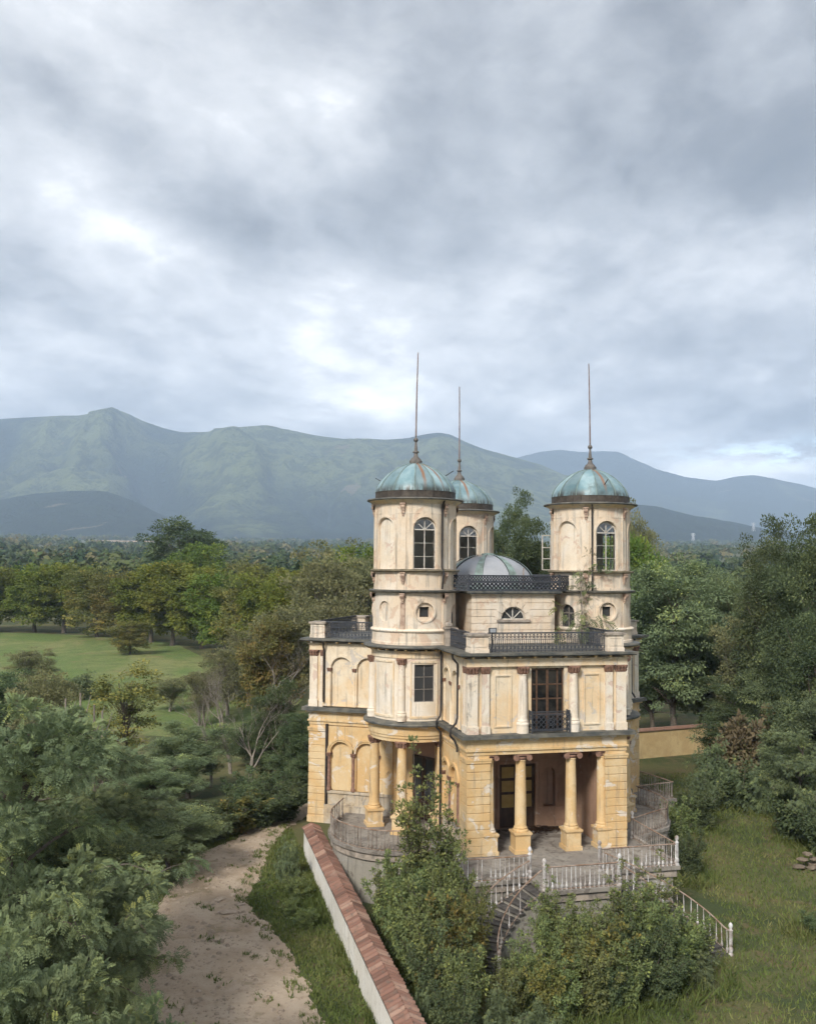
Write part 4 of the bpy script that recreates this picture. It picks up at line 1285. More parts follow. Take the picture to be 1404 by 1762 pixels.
for az in (-180, -120, -60, 0, 60, 120):
    m = MB(); m.box(-.02, .045, -.14, .14, 13.99, 16.98); x, y, _ = pol(1.915, az, 0)
    thrice(m.build('pilaster_strip', PALE, V, None, (x, y, 0), RAD(az)), V)


def arch_window(az, rad, w, z0, zs):
    d = Vector((math.cos(RAD(az)), math.sin(RAD(az)), 0)); s = Vector((-d.y, d.x, 0)); o0 = Vector((TW.x, TW.y, 0)) + d * rad
    f = MB(); P = lambda u, z, e=0: o0 + s * u + Vector((0, 0, z)) + d * e
    for u in (-w, 0, w): f.bar(P(u, z0), P(u, zs + (0 if u else w)), .04, .04, d)
    for z, t in ((z0 + .02, .04), (z0 + (zs - z0) * .32, .018), (z0 + (zs - z0) * .66, .018), (zs, .05)): f.bar(P(-w, z), P(w, z), .03, t)
    for k in range(12):
        t0 = PI * k / 12; t1 = PI * (k + 1) / 12
        f.bar(P(w * math.cos(t0), zs + w * math.sin(t0)), P(w * math.cos(t1), zs + w * math.sin(t1)), .05, .05, d)
    for a in (42, 138): f.bar(P(0, zs), P(w * math.cos(RAD(a)), zs + w * math.sin(RAD(a))), .035, .035, d)
    o = f.build('window', MAT['window_paint'], V)
    for a0, a1 in ((0, 42), (42, 90), (90, 138), (138, 180)):
        p = MB(); p.add([P(0, zs + .02, -.01)] + [P((w - .02) * math.cos(RAD(a0 + (a1 - a0) * k / 4)), zs + .02 + (w - .02) * math.sin(RAD(a0 + (a1 - a0) * k / 4)), -.01) for k in range(5)], [(0, 1, 2, 3, 4, 5)])
        p.build('pane', MAT['dusty_glass'], o)
    for u0, u1 in ((-w + .03, -.03), (.03, w - .03)):
        for j in range(3):
            a0 = z0 + (zs - z0) * j * .33 + .03; a1 = z0 + (zs - z0) * (j + 1) * .33 - .02
            p = MB(); p.add([P(u0, a0, -.01), P(u1, a0, -.01), P(u1, a1, -.01), P(u0, a1, -.01)], [(0, 1, 2, 3)]); p.build('pane', MAT['clear_glass'], o)
    return o
for az in (-210, -90, 30):
    thrice(arch_window(az, 1.74, .49, 13.99, 15.78), V)

m = MB(); m.lathe([(1.90, 16.96), (1.97, 16.98), (1.99, 17.02), (2.14, 17.10), (2.18, 17.14)], TW.x, TW.y, 64); thrice(m.build('tower_cornice', CREAM, V, 30), V)
m = MB(); m.lathe([(2.10, 17.13), (2.26, 17.14), (2.29, 17.18), (2.27, 17.22), (1.8, 17.27)], TW.x, TW.y, 64); thrice(m.build('cornice_gutter', SLATE, V, 30), V)
# lead apron of upright sheets, dome of copper sheets with standing seams
m = MB(); m.lathe([(1.80, 17.2), (1.80, 17.56), (1.6, 17.6)], TW.x, TW.y, 48)
dome = m.build('dome', MAT['dark_lead'], V, 30)
ap = MB(); hw = 1.885 * math.tan(PI / 32) - .006
ap.box(1.80, 1.885, -hw, hw, 17.23, 17.55); ap.box(1.80, 1.90, -hw, hw, 17.55, 17.575)
apm = ap.mesh('apron_sheet'); apm.materials.append(MAT['dark_lead'])
for k in range(32): link('apron_sheet', apm, None, dome, (TW.x, TW.y, 0), 2 * PI * (k + .5) / 32)
NP = 12
pm = MB(); vs = []; nn = 16
for j in range(nn + 1):
    t = .04 * (j > 0) + (PI / 2 * .93 - .04) * j / nn
    rr = 1.87 * math.cos(t) ** 1.22; z = 1.42 * math.sin(t) ** 1.22
    for i in range(7):
        a = (i / 6 - .5) * (2 * PI / NP - .004)
        bulge = .012 * (1 - (2 * i / 6 - 1) ** 2)
        vs.append(((rr + bulge) * math.cos(a), (rr + bulge) * math.sin(a), z))
pm.add(vs, [(j * 7 + i, j * 7 + i + 1, j * 7 + i + 8, j * 7 + i + 7) for j in range(nn) for i in range(6)])
dme = pm.mesh('copper_sheet', 60); dme.materials.append(MAT['copper_patina'])
sm = MB(); sp = []
for j in range(13):
    t = PI / 2 * .93 * j / 12; sp.append((1.885 * math.cos(t) ** 1.22 + .004, 0, 1.42 * math.sin(t) ** 1.22 + .006))
sm.tube(sp, .022, 5); sme = sm.mesh('seam', 60); sme.materials.append(MAT['copper_rib'])
for k in range(NP):
    a = RAD(-90) + 2 * PI * k / NP
    c = link('copper_sheet', dme, None, dome, (TW.x, TW.y, 17.575), a)
    if k in (0, 1, 4, 8): c.pass_index = 1
    link('seam', sme, None, dome, (TW.x, TW.y, 17.575), a + PI / NP)
m = MB(); m.lathe([(.28, 18.95), (.30, 18.97), (.30, 19.10), (.26, 19.12), (.24, 19.18), (.12, 19.30), (.085, 19.46), (.15, 19.50), (.15, 19.54), (.085, 19.58), (.055, 19.86), (.05, 20.0), (.09, 20.03), (.115, 20.10), (.09, 20.17), (.045, 20.20), (.04, 20.3)], TW.x, TW.y, 18, cap=True)
m.build('finial', MAT['finial_metal'], dome, 35)
m = MB(); m.tube([(TW.x, TW.y, 20.28), (TW.x + .02, TW.y, 22.2), (TW.x + .06, TW.y, 23.9), (TW.x + .07, TW.y, 24.3)], [.042, .036, .030, .026], 8)
m.build('lightning_rod', MAT['spire_metal'], dome, 60)
m = MB()
for az_, z_, r_ in ((-35, 18.35, 1.50), (150, 18.1, 1.62)):
    e = Vector((math.cos(RAD(az_)), math.sin(RAD(az_)), 0)); c_ = Vector((TW.x, TW.y, z_))
    m.bar(c_ + e * r_, c_ + e * (r_ + .38) + Vector((0, 0, .22)), .03)
m.build('conductor_spike', MAT['pipe_metal'], dome)
doms = thrice(dome, V)

# open casement hanging out of the right tower's west window
d0 = Matrix.Rotation(2 * PI / 3, 3, 'Z') @ TW
p0 = Vector((d0.x + 1.93 * math.cos(RAD(157)), d0.y + 1.93 * math.sin(RAD(157)), 0))
m = MB(); e0 = Vector((-.95, -.15, 0)).normalized() * .48
for t in (0, 1): m.bar(p0 + e0 * t + Vector((0, 0, 14.0)), p0 + e0 * t + Vector((0, 0, 15.7)), .05)
for z in (14.0, 14.55, 15.1, 15.7): m.bar(p0 + Vector((0, 0, z)), p0 + e0 + Vector((0, 0, z)), .045)
m.build('open_casement', MAT['window_paint'], V)

# ---------- rainwater pipes
def pipe(pts, r=.05):
    m = MB(); m.tube(pts, r, 8); return m.build('drainpipe', MAT['pipe_metal'], V, 60)
def hook(base, outv, z1, z0, r=.05):
    b = Vector(base); o_ = Vector(outv)
    return [b + o_ * 3.4 + Vector((0, 0, z1)), b + o_ * 3.0 + Vector((0, 0, z1 - .12)), b + o_ + Vector((0, 0, z1 - .36)), b + o_ + Vector((0, 0, z0))]
e = Vector((math.cos(RAD(-66)), math.sin(RAD(-66)), 0))
pipe([Vector((TW.x, TW.y, 17.12)) + e * 2.15, Vector((TW.x, TW.y, 16.95)) + e * 2.05, Vector((TW.x, TW.y, 16.75)) + e * 2.0, Vector((TW.x, TW.y, 14.05)) + e * 2.0, Vector((TW.x, TW.y, 13.9)) + e * 2.12, Vector((TW.x, TW.y, 13.1)) + e * 2.02])
e = Vector((math.cos(RAD(-112)), math.sin(RAD(-112)), 0)); c2 = Vector((4.45, -2.57, 0))
pipe([c2 + e * 2.15 + Vector((0, 0, 17.12)), c2 + e * 2.03 + Vector((0, 0, 16.8)), c2 + e * 2.02 + Vector((0, 0, 14.05)), c2 + e * 2.12 + Vector((0, 0, 13.9)), c2 + e * 2.03 + Vector((0, 0, 13.05))], .04)
# at the meeting of tower and front arm
pipe([(-3.75, -4.6, 10.35), (-3.72, -4.68, 10.1), (-3.72, -4.68, 7.7), (-3.78, -4.75, 7.45), (-3.95, -4.85, 7.28), (-3.97, -4.85, 7.1), (-3.95, -4.85, 6.95), (-3.74, -4.7, 6.75), (-3.74, -4.7, 2.4)])
pipe([(-3.9, -7.0, 10.38), (-3.85, -7.02, 10.2), (-3.66, -7.05, 9.98), (-3.66, -7.05, 7.75), (-3.75, -7.1, 7.5), (-3.98, -7.15, 7.3), (-4.0, -7.15, 7.0), (-3.82, -7.2, 6.8), (-3.74, -7.3, 6.55), (-3.74, -7.3, 6.35)])
# left arm, beside its corner pilasters
_R = Matrix.Rotation(-2 * PI / 3, 3, 'Z')
pipe([_R @ Vector(p) for p in [(3.9, -7.35, 10.38), (3.82, -7.37, 10.15), (3.66, -7.38, 9.9), (3.66, -7.38, 7.45)]])
pipe([_R @ Vector(p) for p in [(3.64, -7.2, 6.4), (3.64, -7.2, 2.3)]], .07)
_R = Matrix.Rotation(2 * PI / 3, 3, 'Z')
pipe([_R @ Vector(p) for p in [(-3.9, -7.3, 10.38), (-3.82, -7.3, 10.15), (-3.68, -7.3, 9.9), (-3.68, -7.3, 7.6), (-3.9, -7.3, 7.3)]])

# flood lamp on the parapet
fl_ = thing('floodlight', 'small black floodlight on the front parapet beside the left pedestal', 'floodlight', (-2.42, -7.95, 11.30))
m = MB(); m.box(-.15, .15, -.06, .06, .06, .26); m.box(-.17, .17, -.075, -.055, .05, .27); m.build('housing', MAT['lamp_body'], fl_)
m = MB(); m.box(-.13, .13, -.085, -.076, .08, .24); m.build('lens', MAT['roof_glass'], fl_)
m = MB(); m.bar((0, 0, -.75), (0, 0, .06), .035); m.build('bracket', MAT['lamp_body'], fl_)

# wall and door deep in the round porches
m = MB(); q = Vector((math.cos(RAD(-150)), math.sin(RAD(-150)), 0)); s_ = Vector((-q.y, q.x, 0))
def QP(u, z, e): return q * (4.42 + e) + s_ * u + Vector((0, 0, z))
m.add([QP(-1.5, Z0, 0), QP(1.5, Z0, 0), QP(1.5, 6.3, 0), QP(-1.5, 6.3, 0)], [(0, 1, 2, 3)])
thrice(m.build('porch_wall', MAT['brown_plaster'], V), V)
m = MB()
for u0, u1 in ((-.72, -.02), (.02, .72)):
    for bx in ((u0, u0 + .1, Z0 + .02, 5.2), (u1 - .1, u1, Z0 + .02, 5.2), (u0 + .1, u1 - .1, Z0 + .02, 3.2), (u0 + .1, u1 - .1, 5.08, 5.2), (u0 + .1, u1 - .1, 4.1, 4.2)):
        p = [QP(bx[0], bx[2], .05), QP(bx[1], bx[2], .05), QP(bx[1], bx[3], .05), QP(bx[0], bx[3], .05)]; b2 = [v - q * .045 for v in p]
        m.add(p + b2, [(0, 1, 2, 3), (0, 4, 5, 1), (1, 5, 6, 2), (2, 6, 7, 3), (3, 7, 4, 0)])
dd = m.build('door', MAT['dark_wood'], V)
p = MB(); p.add([QP(-.62, 3.2, .02), QP(.62, 3.2, .02), QP(.62, 5.08, .02), QP(-.62, 5.08, .02)], [(0, 1, 2, 3)]); p.build('pane', MAT['dark_glass'], dd)
thrice(dd, V)

# ================================================================== TERRACE
T = thing('terrace', 'raised stone terrace round the villa with pale baluster railing', 'terrace')
def arc(cx, cy, r, a0, a1, n):
    return [(cx + r * math.cos(RAD(a0 + (a1 - a0) * i / n)), cy + r * math.sin(RAD(a0 + (a1 - a0) * i / n))) for i in range(n + 1)]
LX, RX = -1.95, 1.05
outL = arc(-5.1, -3.7, 3.45, 150, 243, 16)          # round the left tower
outR = [(5.75, -6.3), (6.9, -5.7), (7.6, -4.6), (7.87, -3.3), (7.82, -2.3), (7.6, -1.35)]
_inR = [(5.7, -6.18), (6.82, -5.6), (7.48, -4.55), (7.75, -3.3), (7.7, -2.3), (7.5, -1.4)]
outline = [(-7.0, 0.2)] + outL + [(-4.9, -7.15), (-4.9, -11.2), (LX, -11.2), (LX, -12.7), (RX, -12.7), (RX, -10.95), (4.5, -10.95), (4.5, -7.05)] + outR + \
          [(10.0, -0.9), (9.75, 0.6), (9.5, 2.4), (9.6, 5.4), (7.4, 6.6), (4, 9), (0, 9.5), (-4, 9), (-6.5, 5), (-7.5, 2.5), (-6.6, 1.4)]
m = MB(); m.prism(outline, 2.10, 2.246); m.build('floor_slab', MAT['terrace_stone'], T)
_cx = sum(p[0] for p in outline) / len(outline); _cy = sum(p[1] for p in outline) / len(outline)
def inset(pts, d):
    out = []
    n = len(pts)
    for i in range(n):
        a = Vector(pts[i - 1]); b_ = Vector(pts[i]); c = Vector(pts[(i + 1) % n])
        n1 = Vector((-(b_ - a).y, (b_ - a).x)).normalized(); n2 = Vector((-(c - b_).y, (c - b_).x)).normalized()
        nn = (n1 + n2)
        nn = nn.normalized() if nn.length > 1e-4 else n1
        out.append(tuple(b_ + nn * d / max(.45, nn.dot(n1))))
    return out
m = MB(); m.prism(inset(outline, .10), 1.80, 2.10); m.build('slab_moulding', MAT['weathered_stone'], T)
m = MB(); m.prism(inset(outline, .22), -0.2, 1.80); plinth = m.build('plinth', MAT['base_stone'], T)
# stone courses of the plinth where the front shows between the bushes
for k in range(5):
    z0 = .05 + k * .345
    for (a, b_) in (((LX, -12.7), (RX, -12.7)), ((-4.9, -11.2), (LX, -11.2)), ((RX, -10.95), (4.5, -10.95))):
        n = max(2, round((b_[0] - a[0]) / .75))
        for i in range(n):
            x0 = a[0] + .24 + (b_[0] - a[0] - .48) * (i + (.5 if k % 2 else 0)) / n; x1 = min(x0 + (b_[0] - a[0] - .48) / n, b_[0] - .24)
            if x1 - x0 < .1: continue
            c = MB(); c.box(x0 + .008, x1 - .008, a[1] + .19, a[1] + .23, z0 + .008, z0 + .335); c.build('stone_block', MAT['base_stone'], plinth)

bal = MB()
bal.lathe([(.034, 0), (.034, .03), (.020, .05), (.046, .10), (.050, .14), (.038, .18), (.018, .22), (.028, .24), (.016, .26), (.021, .40), (.018, .62), (.013, .76), (.022, .79), (.014, .82)], 0, 0, 8)
bal_me = bal.mesh('baluster', 50); bal_me.materials.append(MAT['baluster_paint'])
rbal_me = bal_me.copy(); rbal_me.materials.clear(); rbal_me.materials.append(MAT['rusty_baluster'])
newel = MB(); newel.lathe([(.09, 0), (.09, .06), (.06, .10), (.085, .18), (.085, .26), (.055, .32), (.07, .36), (.07, .86), (.09, .90), (.05, .95), (.05, .99), (.085, 1.06), (.06, 1.14), (.02, 1.18), (.0, 1.19)], 0, 0, 12)
newel_me = newel.mesh('newel_post', 45); newel_me.materials.append(MAT['baluster_paint'])
rb = random.Random(3)


def balustrade(pts, owner, z=2.246, name='balustrade', step=.185, drop=True, rusty=False):
    """hand rail on balusters following pts (x, y) or (x, y, z)"""
    P = [Vector((p[0], p[1], p[2] if len(p) > 2 else z)) for p in pts]
    m = MB(); m.tube([p + Vector((0, 0, .84)) for p in P], .028, 6)
    m.tube([p + Vector((0, 0, .03)) for p in P], .016, 5)
    rail = m.build(name, MAT['rusty_rail'], owner, 60)
    acc = step * .5
    for a, b_ in zip(P[:-1], P[1:]):
        d = (b_ - a); l = d.xy.length
        s = acc
        while s < l:
            if not (drop and rb.random() < .05):
                p = a + d * (s / l)
                o = link('baluster', rbal_me if rusty else bal_me, None, rail, p)
                o.rotation_euler = (rb.uniform(-.03, .03), rb.uniform(-.03, .03), 0)
            s += step
        acc = s - l
    return rail
ins = lambda pts, c, k: [(c[0] + (x - c[0]) * k, c[1] + (y - c[1]) * k) for x, y in pts]
balustrade([(-7.4, -.75)] + arc(-5.1, -3.7, 3.33, 152, 243, 18) + [(-5.0, -7.0)], T, rusty=True)
balustrade([(-5.0, -7.0), (-4.8, -7.3), (-4.8, -11.1), (LX - .05, -11.1)], T)
balustrade([(LX + .05, -12.58), (RX - .05, -12.58)], T)
balustrade([(RX + .05, -10.85), (4.4, -10.85)], T)
balustrade([(4.4, -10.85), (4.4, -6.98)], T, rusty=True)
balustrade([(4.4, -6.98)] + _inR, T, rusty=True)
balustrade([(7.5, -1.3), (9.85, -.78), (9.62, .56), (9.3, 2.3)], T, rusty=True)
for p in ((-4.8, -11.1), (LX, -11.1), (LX, -12.58), (RX, -12.58), (RX, -10.85), (4.4, -10.85), (4.4, -6.98), (-4.8, -7.2)):
    link('newel_post', newel_me, None, T, (p[0], p[1], 2.246))

# two curved flights
def flight(side, cx, cy, label):
    F_ = thing('staircase', label, 'staircase')
    n = 13; sweep = 82; rin, rout = 2.42, 3.72
    rise = 2.246 / n
    ang = lambda k: RAD(90 + side * sweep * k / n)
    for k in range(n):
        z1 = 2.246 - rise * (k + 1) + rise; z1 -= rise * .98
        a0, a1 = ang(k), ang(k + 1.12)
        ma = MB(); q_ = []
        for i in range(4):
            a = a0 + (a1 - a0) * i / 3
            q_.append((a, ))
        vs = []
        for zz in (z1 - .06, z1):
            for i in range(4):
                a = a0 + (a1 - a0) * i / 3
                vs.append((cx + rin * math.cos(a), cy + rin * math.sin(a), zz)); vs.append((cx + rout * math.cos(a), cy + rout * math.sin(a), zz))
        fs = []
        for i in range(3):
            fs += [(2 * i, 2 * i + 1, 2 * i + 3, 2 * i + 2), (8 + 2 * i, 8 + 2 * i + 2, 8 + 2 * i + 3, 8 + 2 * i + 1),
                   (2 * i, 2 * i + 2, 10 + 2 * i, 8 + 2 * i), (2 * i + 1, 9 + 2 * i, 11 + 2 * i, 2 * i + 3)]
        fs += [(0, 8, 9, 1), (6, 7, 15, 14)]
        ma.add(vs, fs)
        st = ma.build('step', MAT['step_stone'], F_)
        # masonry below the tread
        mb2 = MB(); vs = []
        a1 = ang(k + 1)
        for zz in (-.15, z1 - .062):
            for a, r_ in ((a0, rin + .05), (a1, rin + .05), (a1, rout - .05), (a0, rout - .05)): vs.append((cx + r_ * math.cos(a), cy + r_ * math.sin(a), zz))
        mb2.add(vs, [(3, 2, 1, 0), (4, 5, 6, 7), (0, 1, 5, 4), (1, 2, 6, 5), (2, 3, 7, 6), (3, 0, 4, 7)])
        mb2.build('riser', MAT['base_stone'], st)
    for r_ in (rin + .07, rout - .07):
        pts = []
        for k in range(n + 1):
            a = ang(k + .3); pts.append((cx + r_ * math.cos(a), cy + r_ * math.sin(a), 2.246 - rise * min(k + .6, n)))
        balustrade(pts, F_, step=.27 if r_ > 3 or side < 0 else .62)
        a = ang(n + .2)
        link('newel_post', newel_me, None, F_, (cx + r_ * math.cos(a), cy + r_ * math.sin(a), 0.0))
    return F_
flight(1, LX, -15.02, 'left curved dark stone stair half hidden by bushes below the porch')
flight(-1, RX, -14.62, 'right curved stair with white railing ending at the lawn')

# ================================================================== BOUNDARY WALL with tiled coping
BW = thing('boundary_wall', 'whitewashed garden wall along the track with terracotta tile coping', 'wall', (-8.73, 0, 0))
m = MB(); m.box(-.33, .33, -27.0, .75, -.3, 1.28); m.box(-.36, .36, -27.0, .75, 1.262, 1.338); m.build('wall', MAT['whitewash'], BW)
m = MB()
m.add([(-.42, -27, 1.34), (.42, -27, 1.34), (0, -27, 1.52), (-.42, .75, 1.34), (.42, .75, 1.34), (0, .75, 1.52)], [(0, 1, 2), (3, 5, 4), (0, 2, 5, 3), (1, 4, 5, 2), (0, 3, 4, 1)])
m.build('coping_bed', MAT['dark_lead'], BW)
tile = MB()
# half-pipe tile running down the slope: local x along slope (0..0.52), local y along the wall
nseg = 6; vs = []
for x, w, dz in ((0, .104, .020), (.24, .110, .010), (.475, .117, .0)):
    for i in range(nseg + 1):
        a = PI * i / nseg
        vs.append((x, -w * math.cos(a), dz + .105 * math.sin(a)))
base = len(vs)
fs = []
for j in range(2):
    for i in range(nseg): fs.append((j * 7 + i, j * 7 + i + 1, (j + 1) * 7 + i + 1, (j + 1) * 7 + i))
vs2 = [(x, y * .86, z - .016) for x, y, z in vs]
fs2 = [tuple(base + i for i in reversed(f)) for f in fs]
end = []
for i in range(nseg):
    end.append((14 + i, 14 + i + 1, base + 14 + i + 1, base + 14 + i)); end.append((i + 1, i, base + i, base + i + 1))
tile.add(vs + vs2, fs + fs2 + end)
tme = tile.mesh('roof_tile', 50); tme.materials.append(MAT['roof_tile'])
rt = random.Random(8)
slope = math.atan2(.18, .44)
ntile = 80
for k in range(ntile):
    y = .62 - k * .258
    for side in (-1, 1):
        if rt.random() < .015 and k > 3: continue
        o = link('roof_tile', tme, None, BW)
        j = .05 if k < 18 else .014
        o.location = (side * (-.03 + rt.uniform(-.02, .01) * (2 if k < 18 else 1)), y + side * .05 + rt.uniform(-j, j), 1.545 + rt.uniform(-.006, .012) + (rt.uniform(0, .05) if k < 18 and rt.random() < .4 else 0))
        rz = (0 if side > 0 else PI) + rt.uniform(-1, 1) * (.10 if k < 18 else .025)
        o.rotation_euler = (rt.uniform(-.03, .03), slope + rt.uniform(-.03, .03), rz)
m = MB()
for k in range(ntile, 104):
    y = .62 - k * .258
    for side in (-1, 1):
        b0 = len(m.v)
        R_ = Matrix.Translation((side * -.03, y, 1.545)) @ Matrix.Rotation(0 if side > 0 else PI, 4, 'Z') @ Matrix.Rotation(slope, 4, 'Y')
        m.add([R_ @ Vector(v) for v in tile.v], tile.f)
o = m.build('roof_tile', MAT['roof_tile'], BW, 50); o['kind'] = 'stuff'

# yellow wall behind the garden, with tile capping
g0, g1 = at(1060, 70.5), at(1215, 74)
GW = thing('garden_wall', 'plain yellow garden wall under the trees behind the villa', 'wall')
dv = (g1 - g0).normalized()
m = MB(); m.bar(g0 - dv * 14 + Vector((0, 0, .9)), g1 + dv * 8 + Vector((0, 0, .9)), .4, 2.2); m.build('wall', MAT['yellow_plaster'], GW)
m = MB(); m.bar(g0 - dv * 14 + Vector((0, 0, 2.05)), g1 + dv * 8 + Vector((0, 0, 2.05)), .62, .09); m.bar(g0 - dv * 14 + Vector((0, 0, 2.13)), g1 + dv * 8 + Vector((0, 0, 2.13)), .34, .08); m.build('coping', MAT['roof_tile'], GW)

# ------------------------------------------------------------------ rocks
def rock_mesh(seed, sx, sy, sz):
    rr = random.Random(seed); m = MB()
    prof = [(.35, -.6), (.85, -.25), (1.0, .1), (.8, .45), (.4, .62)]
    n = 9
    for r_, z in prof:
        for i in range(n):
            a = 2 * PI * i / n; k = rr.uniform(.78, 1.15)
            m.v.append((r_ * k * math.cos(a) * sx, r_ * k * math.sin(a) * sy, z * sz * rr.uniform(.85, 1.1)))
    for j in range(4):
        for i in range(n): m.f.append((j * n + i, j * n + (i + 1) % n, (j + 1) * n + (i + 1) % n, (j + 1) * n + i))
    m.f.append(tuple(range(4 * n, 5 * n))); m.f.append(tuple(reversed(range(n))))
    return m
for i, (px, D, sx, sy, sz, lab) in enumerate([
        (404, 39.3, .42, .30, .10, 'large flat pale rock lying in the middle of the track'),
        (392, 40.8, .30, .2, .08, 'flat pale rock just behind the largest one on the track'),
        (412, 41.3, .22, .16, .08, 'small pale rock at the grass edge of the track bend'),
        (425, 40.2, .26, .18, .07, 'flat rock against the grass tongue beside the track'),
        (446, 33.4, .16, .12, .08, 'single stone at the verge halfway down the track'),
        (352, 31.4, .20, .15, .09, 'dark single stone in the track near its left edge')]):
    o = rock_mesh(20 + i, sx, sy, sz).build('rock', MAT['rock'], None, None, at(px, D, .03), i)
    tag(o, lab, 'rock', 'rocks on the track')
for i, (dx, dy, z, s_) in enumerate([(-.5, 0, .12, .34), (.05, -.2, .10, .30), (.5, .1, .12, .36), (-.2, .15, .40, .30), (.35, .05, .42, .28), (.05, .1, .66, .26)]):
    b_ = at(1382, 45.6)
    o = rock_mesh(40 + i, s_, s_ * .8, s_ * .55).build('stone', MAT['heap_stone'], None, None, (b_.x + dx, b_.y + dy, z), i)
    tag(o, ['leftmost bottom stone of the small heap by the dark bushes at right', 'middle bottom stone of the small heap by the dark bushes at right', 'rightmost bottom stone of the small heap by the dark bushes at right', 'left stone in the second layer of the small heap at right', 'right stone in the second layer of the small heap at right', 'topmost stone of the small heap by the dark bushes at right'][i], 'stone', 'heap of stones')
st = MB(); rs = random.Random(4)
def in_poly(x, y, P):
    c = False; j = len(P) - 1
    for i in range(len(P)):
        if (P[i][1] > y) != (P[j][1] > y) and x < (P[j][0] - P[i][0]) * (y - P[i][1]) / (P[j][1] - P[i][1]) + P[i][0]: c = not c
        j = i
    return c
k = 0
while k < 3200:
    x, y = rs.uniform(-17, -9.6), rs.uniform(-22, 8)
    if not in_poly(x, y, _path): continue
    if wob(x, y, .9, 2) < -.1 and rs.random() < .7: continue
    k += 1
    s_ = rs.uniform(.012, .05) if rs.random() < .92 else rs.uniform(.05, .13); a = rs.uniform(0, 6)
    c, s2 = math.cos(a), math.sin(a)
    pts = [(-1, -.7, 0), (1, -.8, 0), (.9, .7, 0), (-.8, .8, 0), (-.5, -.3, .7), (.5, -.35, .75), (.45, .35, .65), (-.4, .4, .7)]
    st.add([(x + s_ * (p[0] * c - p[1] * s2), y + s_ * (p[0] * s2 + p[1] * c), .008 + p[2] * s_) for p in pts], [(4, 5, 6, 7), (0, 1, 5, 4), (1, 2, 6, 5), (2, 3, 7, 6), (3, 0, 4, 7)])
tag(st.build('gravel', MAT['rock']), 'loose small stones scattered over the track', 'gravel', None, 'stuff')

# far power pylons
def pylon(px, py, D, h, lab):
    b_ = at(px, D); zb = top_z(py, D)
    t_ = thing('power_pylon', lab, 'pylon', (b_.x, b_.y, zb), 0, 'pylons on the foothill')
    m = MB()
    for sx in (-1, 1):
        for sy in (-1, 1): m.bar((sx * 4, sy * 4, -8), (sx * .8, sy * .8, h), 1.1)
    for k in range(5):
        z = h * k / 5; w = 4 - 3.2 * k / 5; w2 = 4 - 3.2 * (k + 1) / 5
        m.bar((-w, -w, z), (w2, -w2, z + h / 5), .8); m.bar((w, -w, z), (-w2, -w2, z + h / 5), .8)
    m.build('mast', MAT['pylon_steel'], t_)
    for z in (.68, .82, .96):
        a = MB(); a.bar((-8, 0, h * z), (8, 0, h * z), 1.0); a.build('cross_arm', MAT['pylon_steel'], t_)
pylon(1193, 925, 3050, 22, 'nearer tiny white pylon on the wooded foothill at right')
pylon(1297, 905, 3350, 22, 'farther tiny white pylon just left of the tall evergreen')

# dead leaves and rubble swept to the back of the porch
lit = MB(); rl = random.Random(12)
for k in range(700):
    x = rl.gauss(.7, .75); y = -4.65 - abs(rl.gauss(0, .38))
    if not -2.4 < x < 2.4: continue
    z = Z0 + max(0, .16 * math.exp(-((x - .8) / .8) ** 2) * math.exp(-((y + 4.75) / .4) ** 2)) * rl.random() + .006
    a = rl.uniform(0, 6); q_ = rl.uniform(.03, .07); t_ = rl.uniform(-.03, .03)
    lit.add([(x + q_ * math.cos(a + j * PI / 2), y + q_ * math.sin(a + j * PI / 2), z + (t_ if j % 2 else 0)) for j in range(4)], [(0, 1, 2, 3)])
tag(lit.build('leaf_litter', MAT['dark_wood']), 'dark leaf litter swept along the back wall of the front porch', 'litter', None, 'stuff')

# ================================================================== VEGETATION
def np_mesh(name, verts, quads, rnd, mat):
    me = bpy.data.meshes.new(name)
    nv, nf = len(verts), len(quads)
    me.vertices.add(nv); me.vertices.foreach_set('co', np.asarray(verts, np.float32).ravel())
    me.loops.add(nf * 4); me.loops.foreach_set('vertex_index', np.asarray(quads, np.int32).ravel())
    me.polygons.add(nf); me.polygons.foreach_set('loop_start', np.arange(0, nf * 4, 4, dtype=np.int32))
    a = me.attributes.new('rnd', 'FLOAT', 'POINT'); a.data.foreach_set('value', np.asarray(rnd, np.float32))
    me.update(calc_edges=True)
    me.materials.append(mat)
    return me


def unit(v):
    return v / np.maximum(np.linalg.norm(v, axis=-1, keepdims=True), 1e-6)


def leaf_quads(P, f, n, L, w):
    """diamond leaves at P along f with normal n"""
    s = unit(np.cross(n, f))
    L = L[:, None]; w = w[:, None]
    a = P; b_ = P + f * L * .45 + s * w; c = P + f * L - n * L * .12; d = P + f * L * .45 - s * w
    return np.stack([a, b_, c, d], 1).reshape(-1, 3)


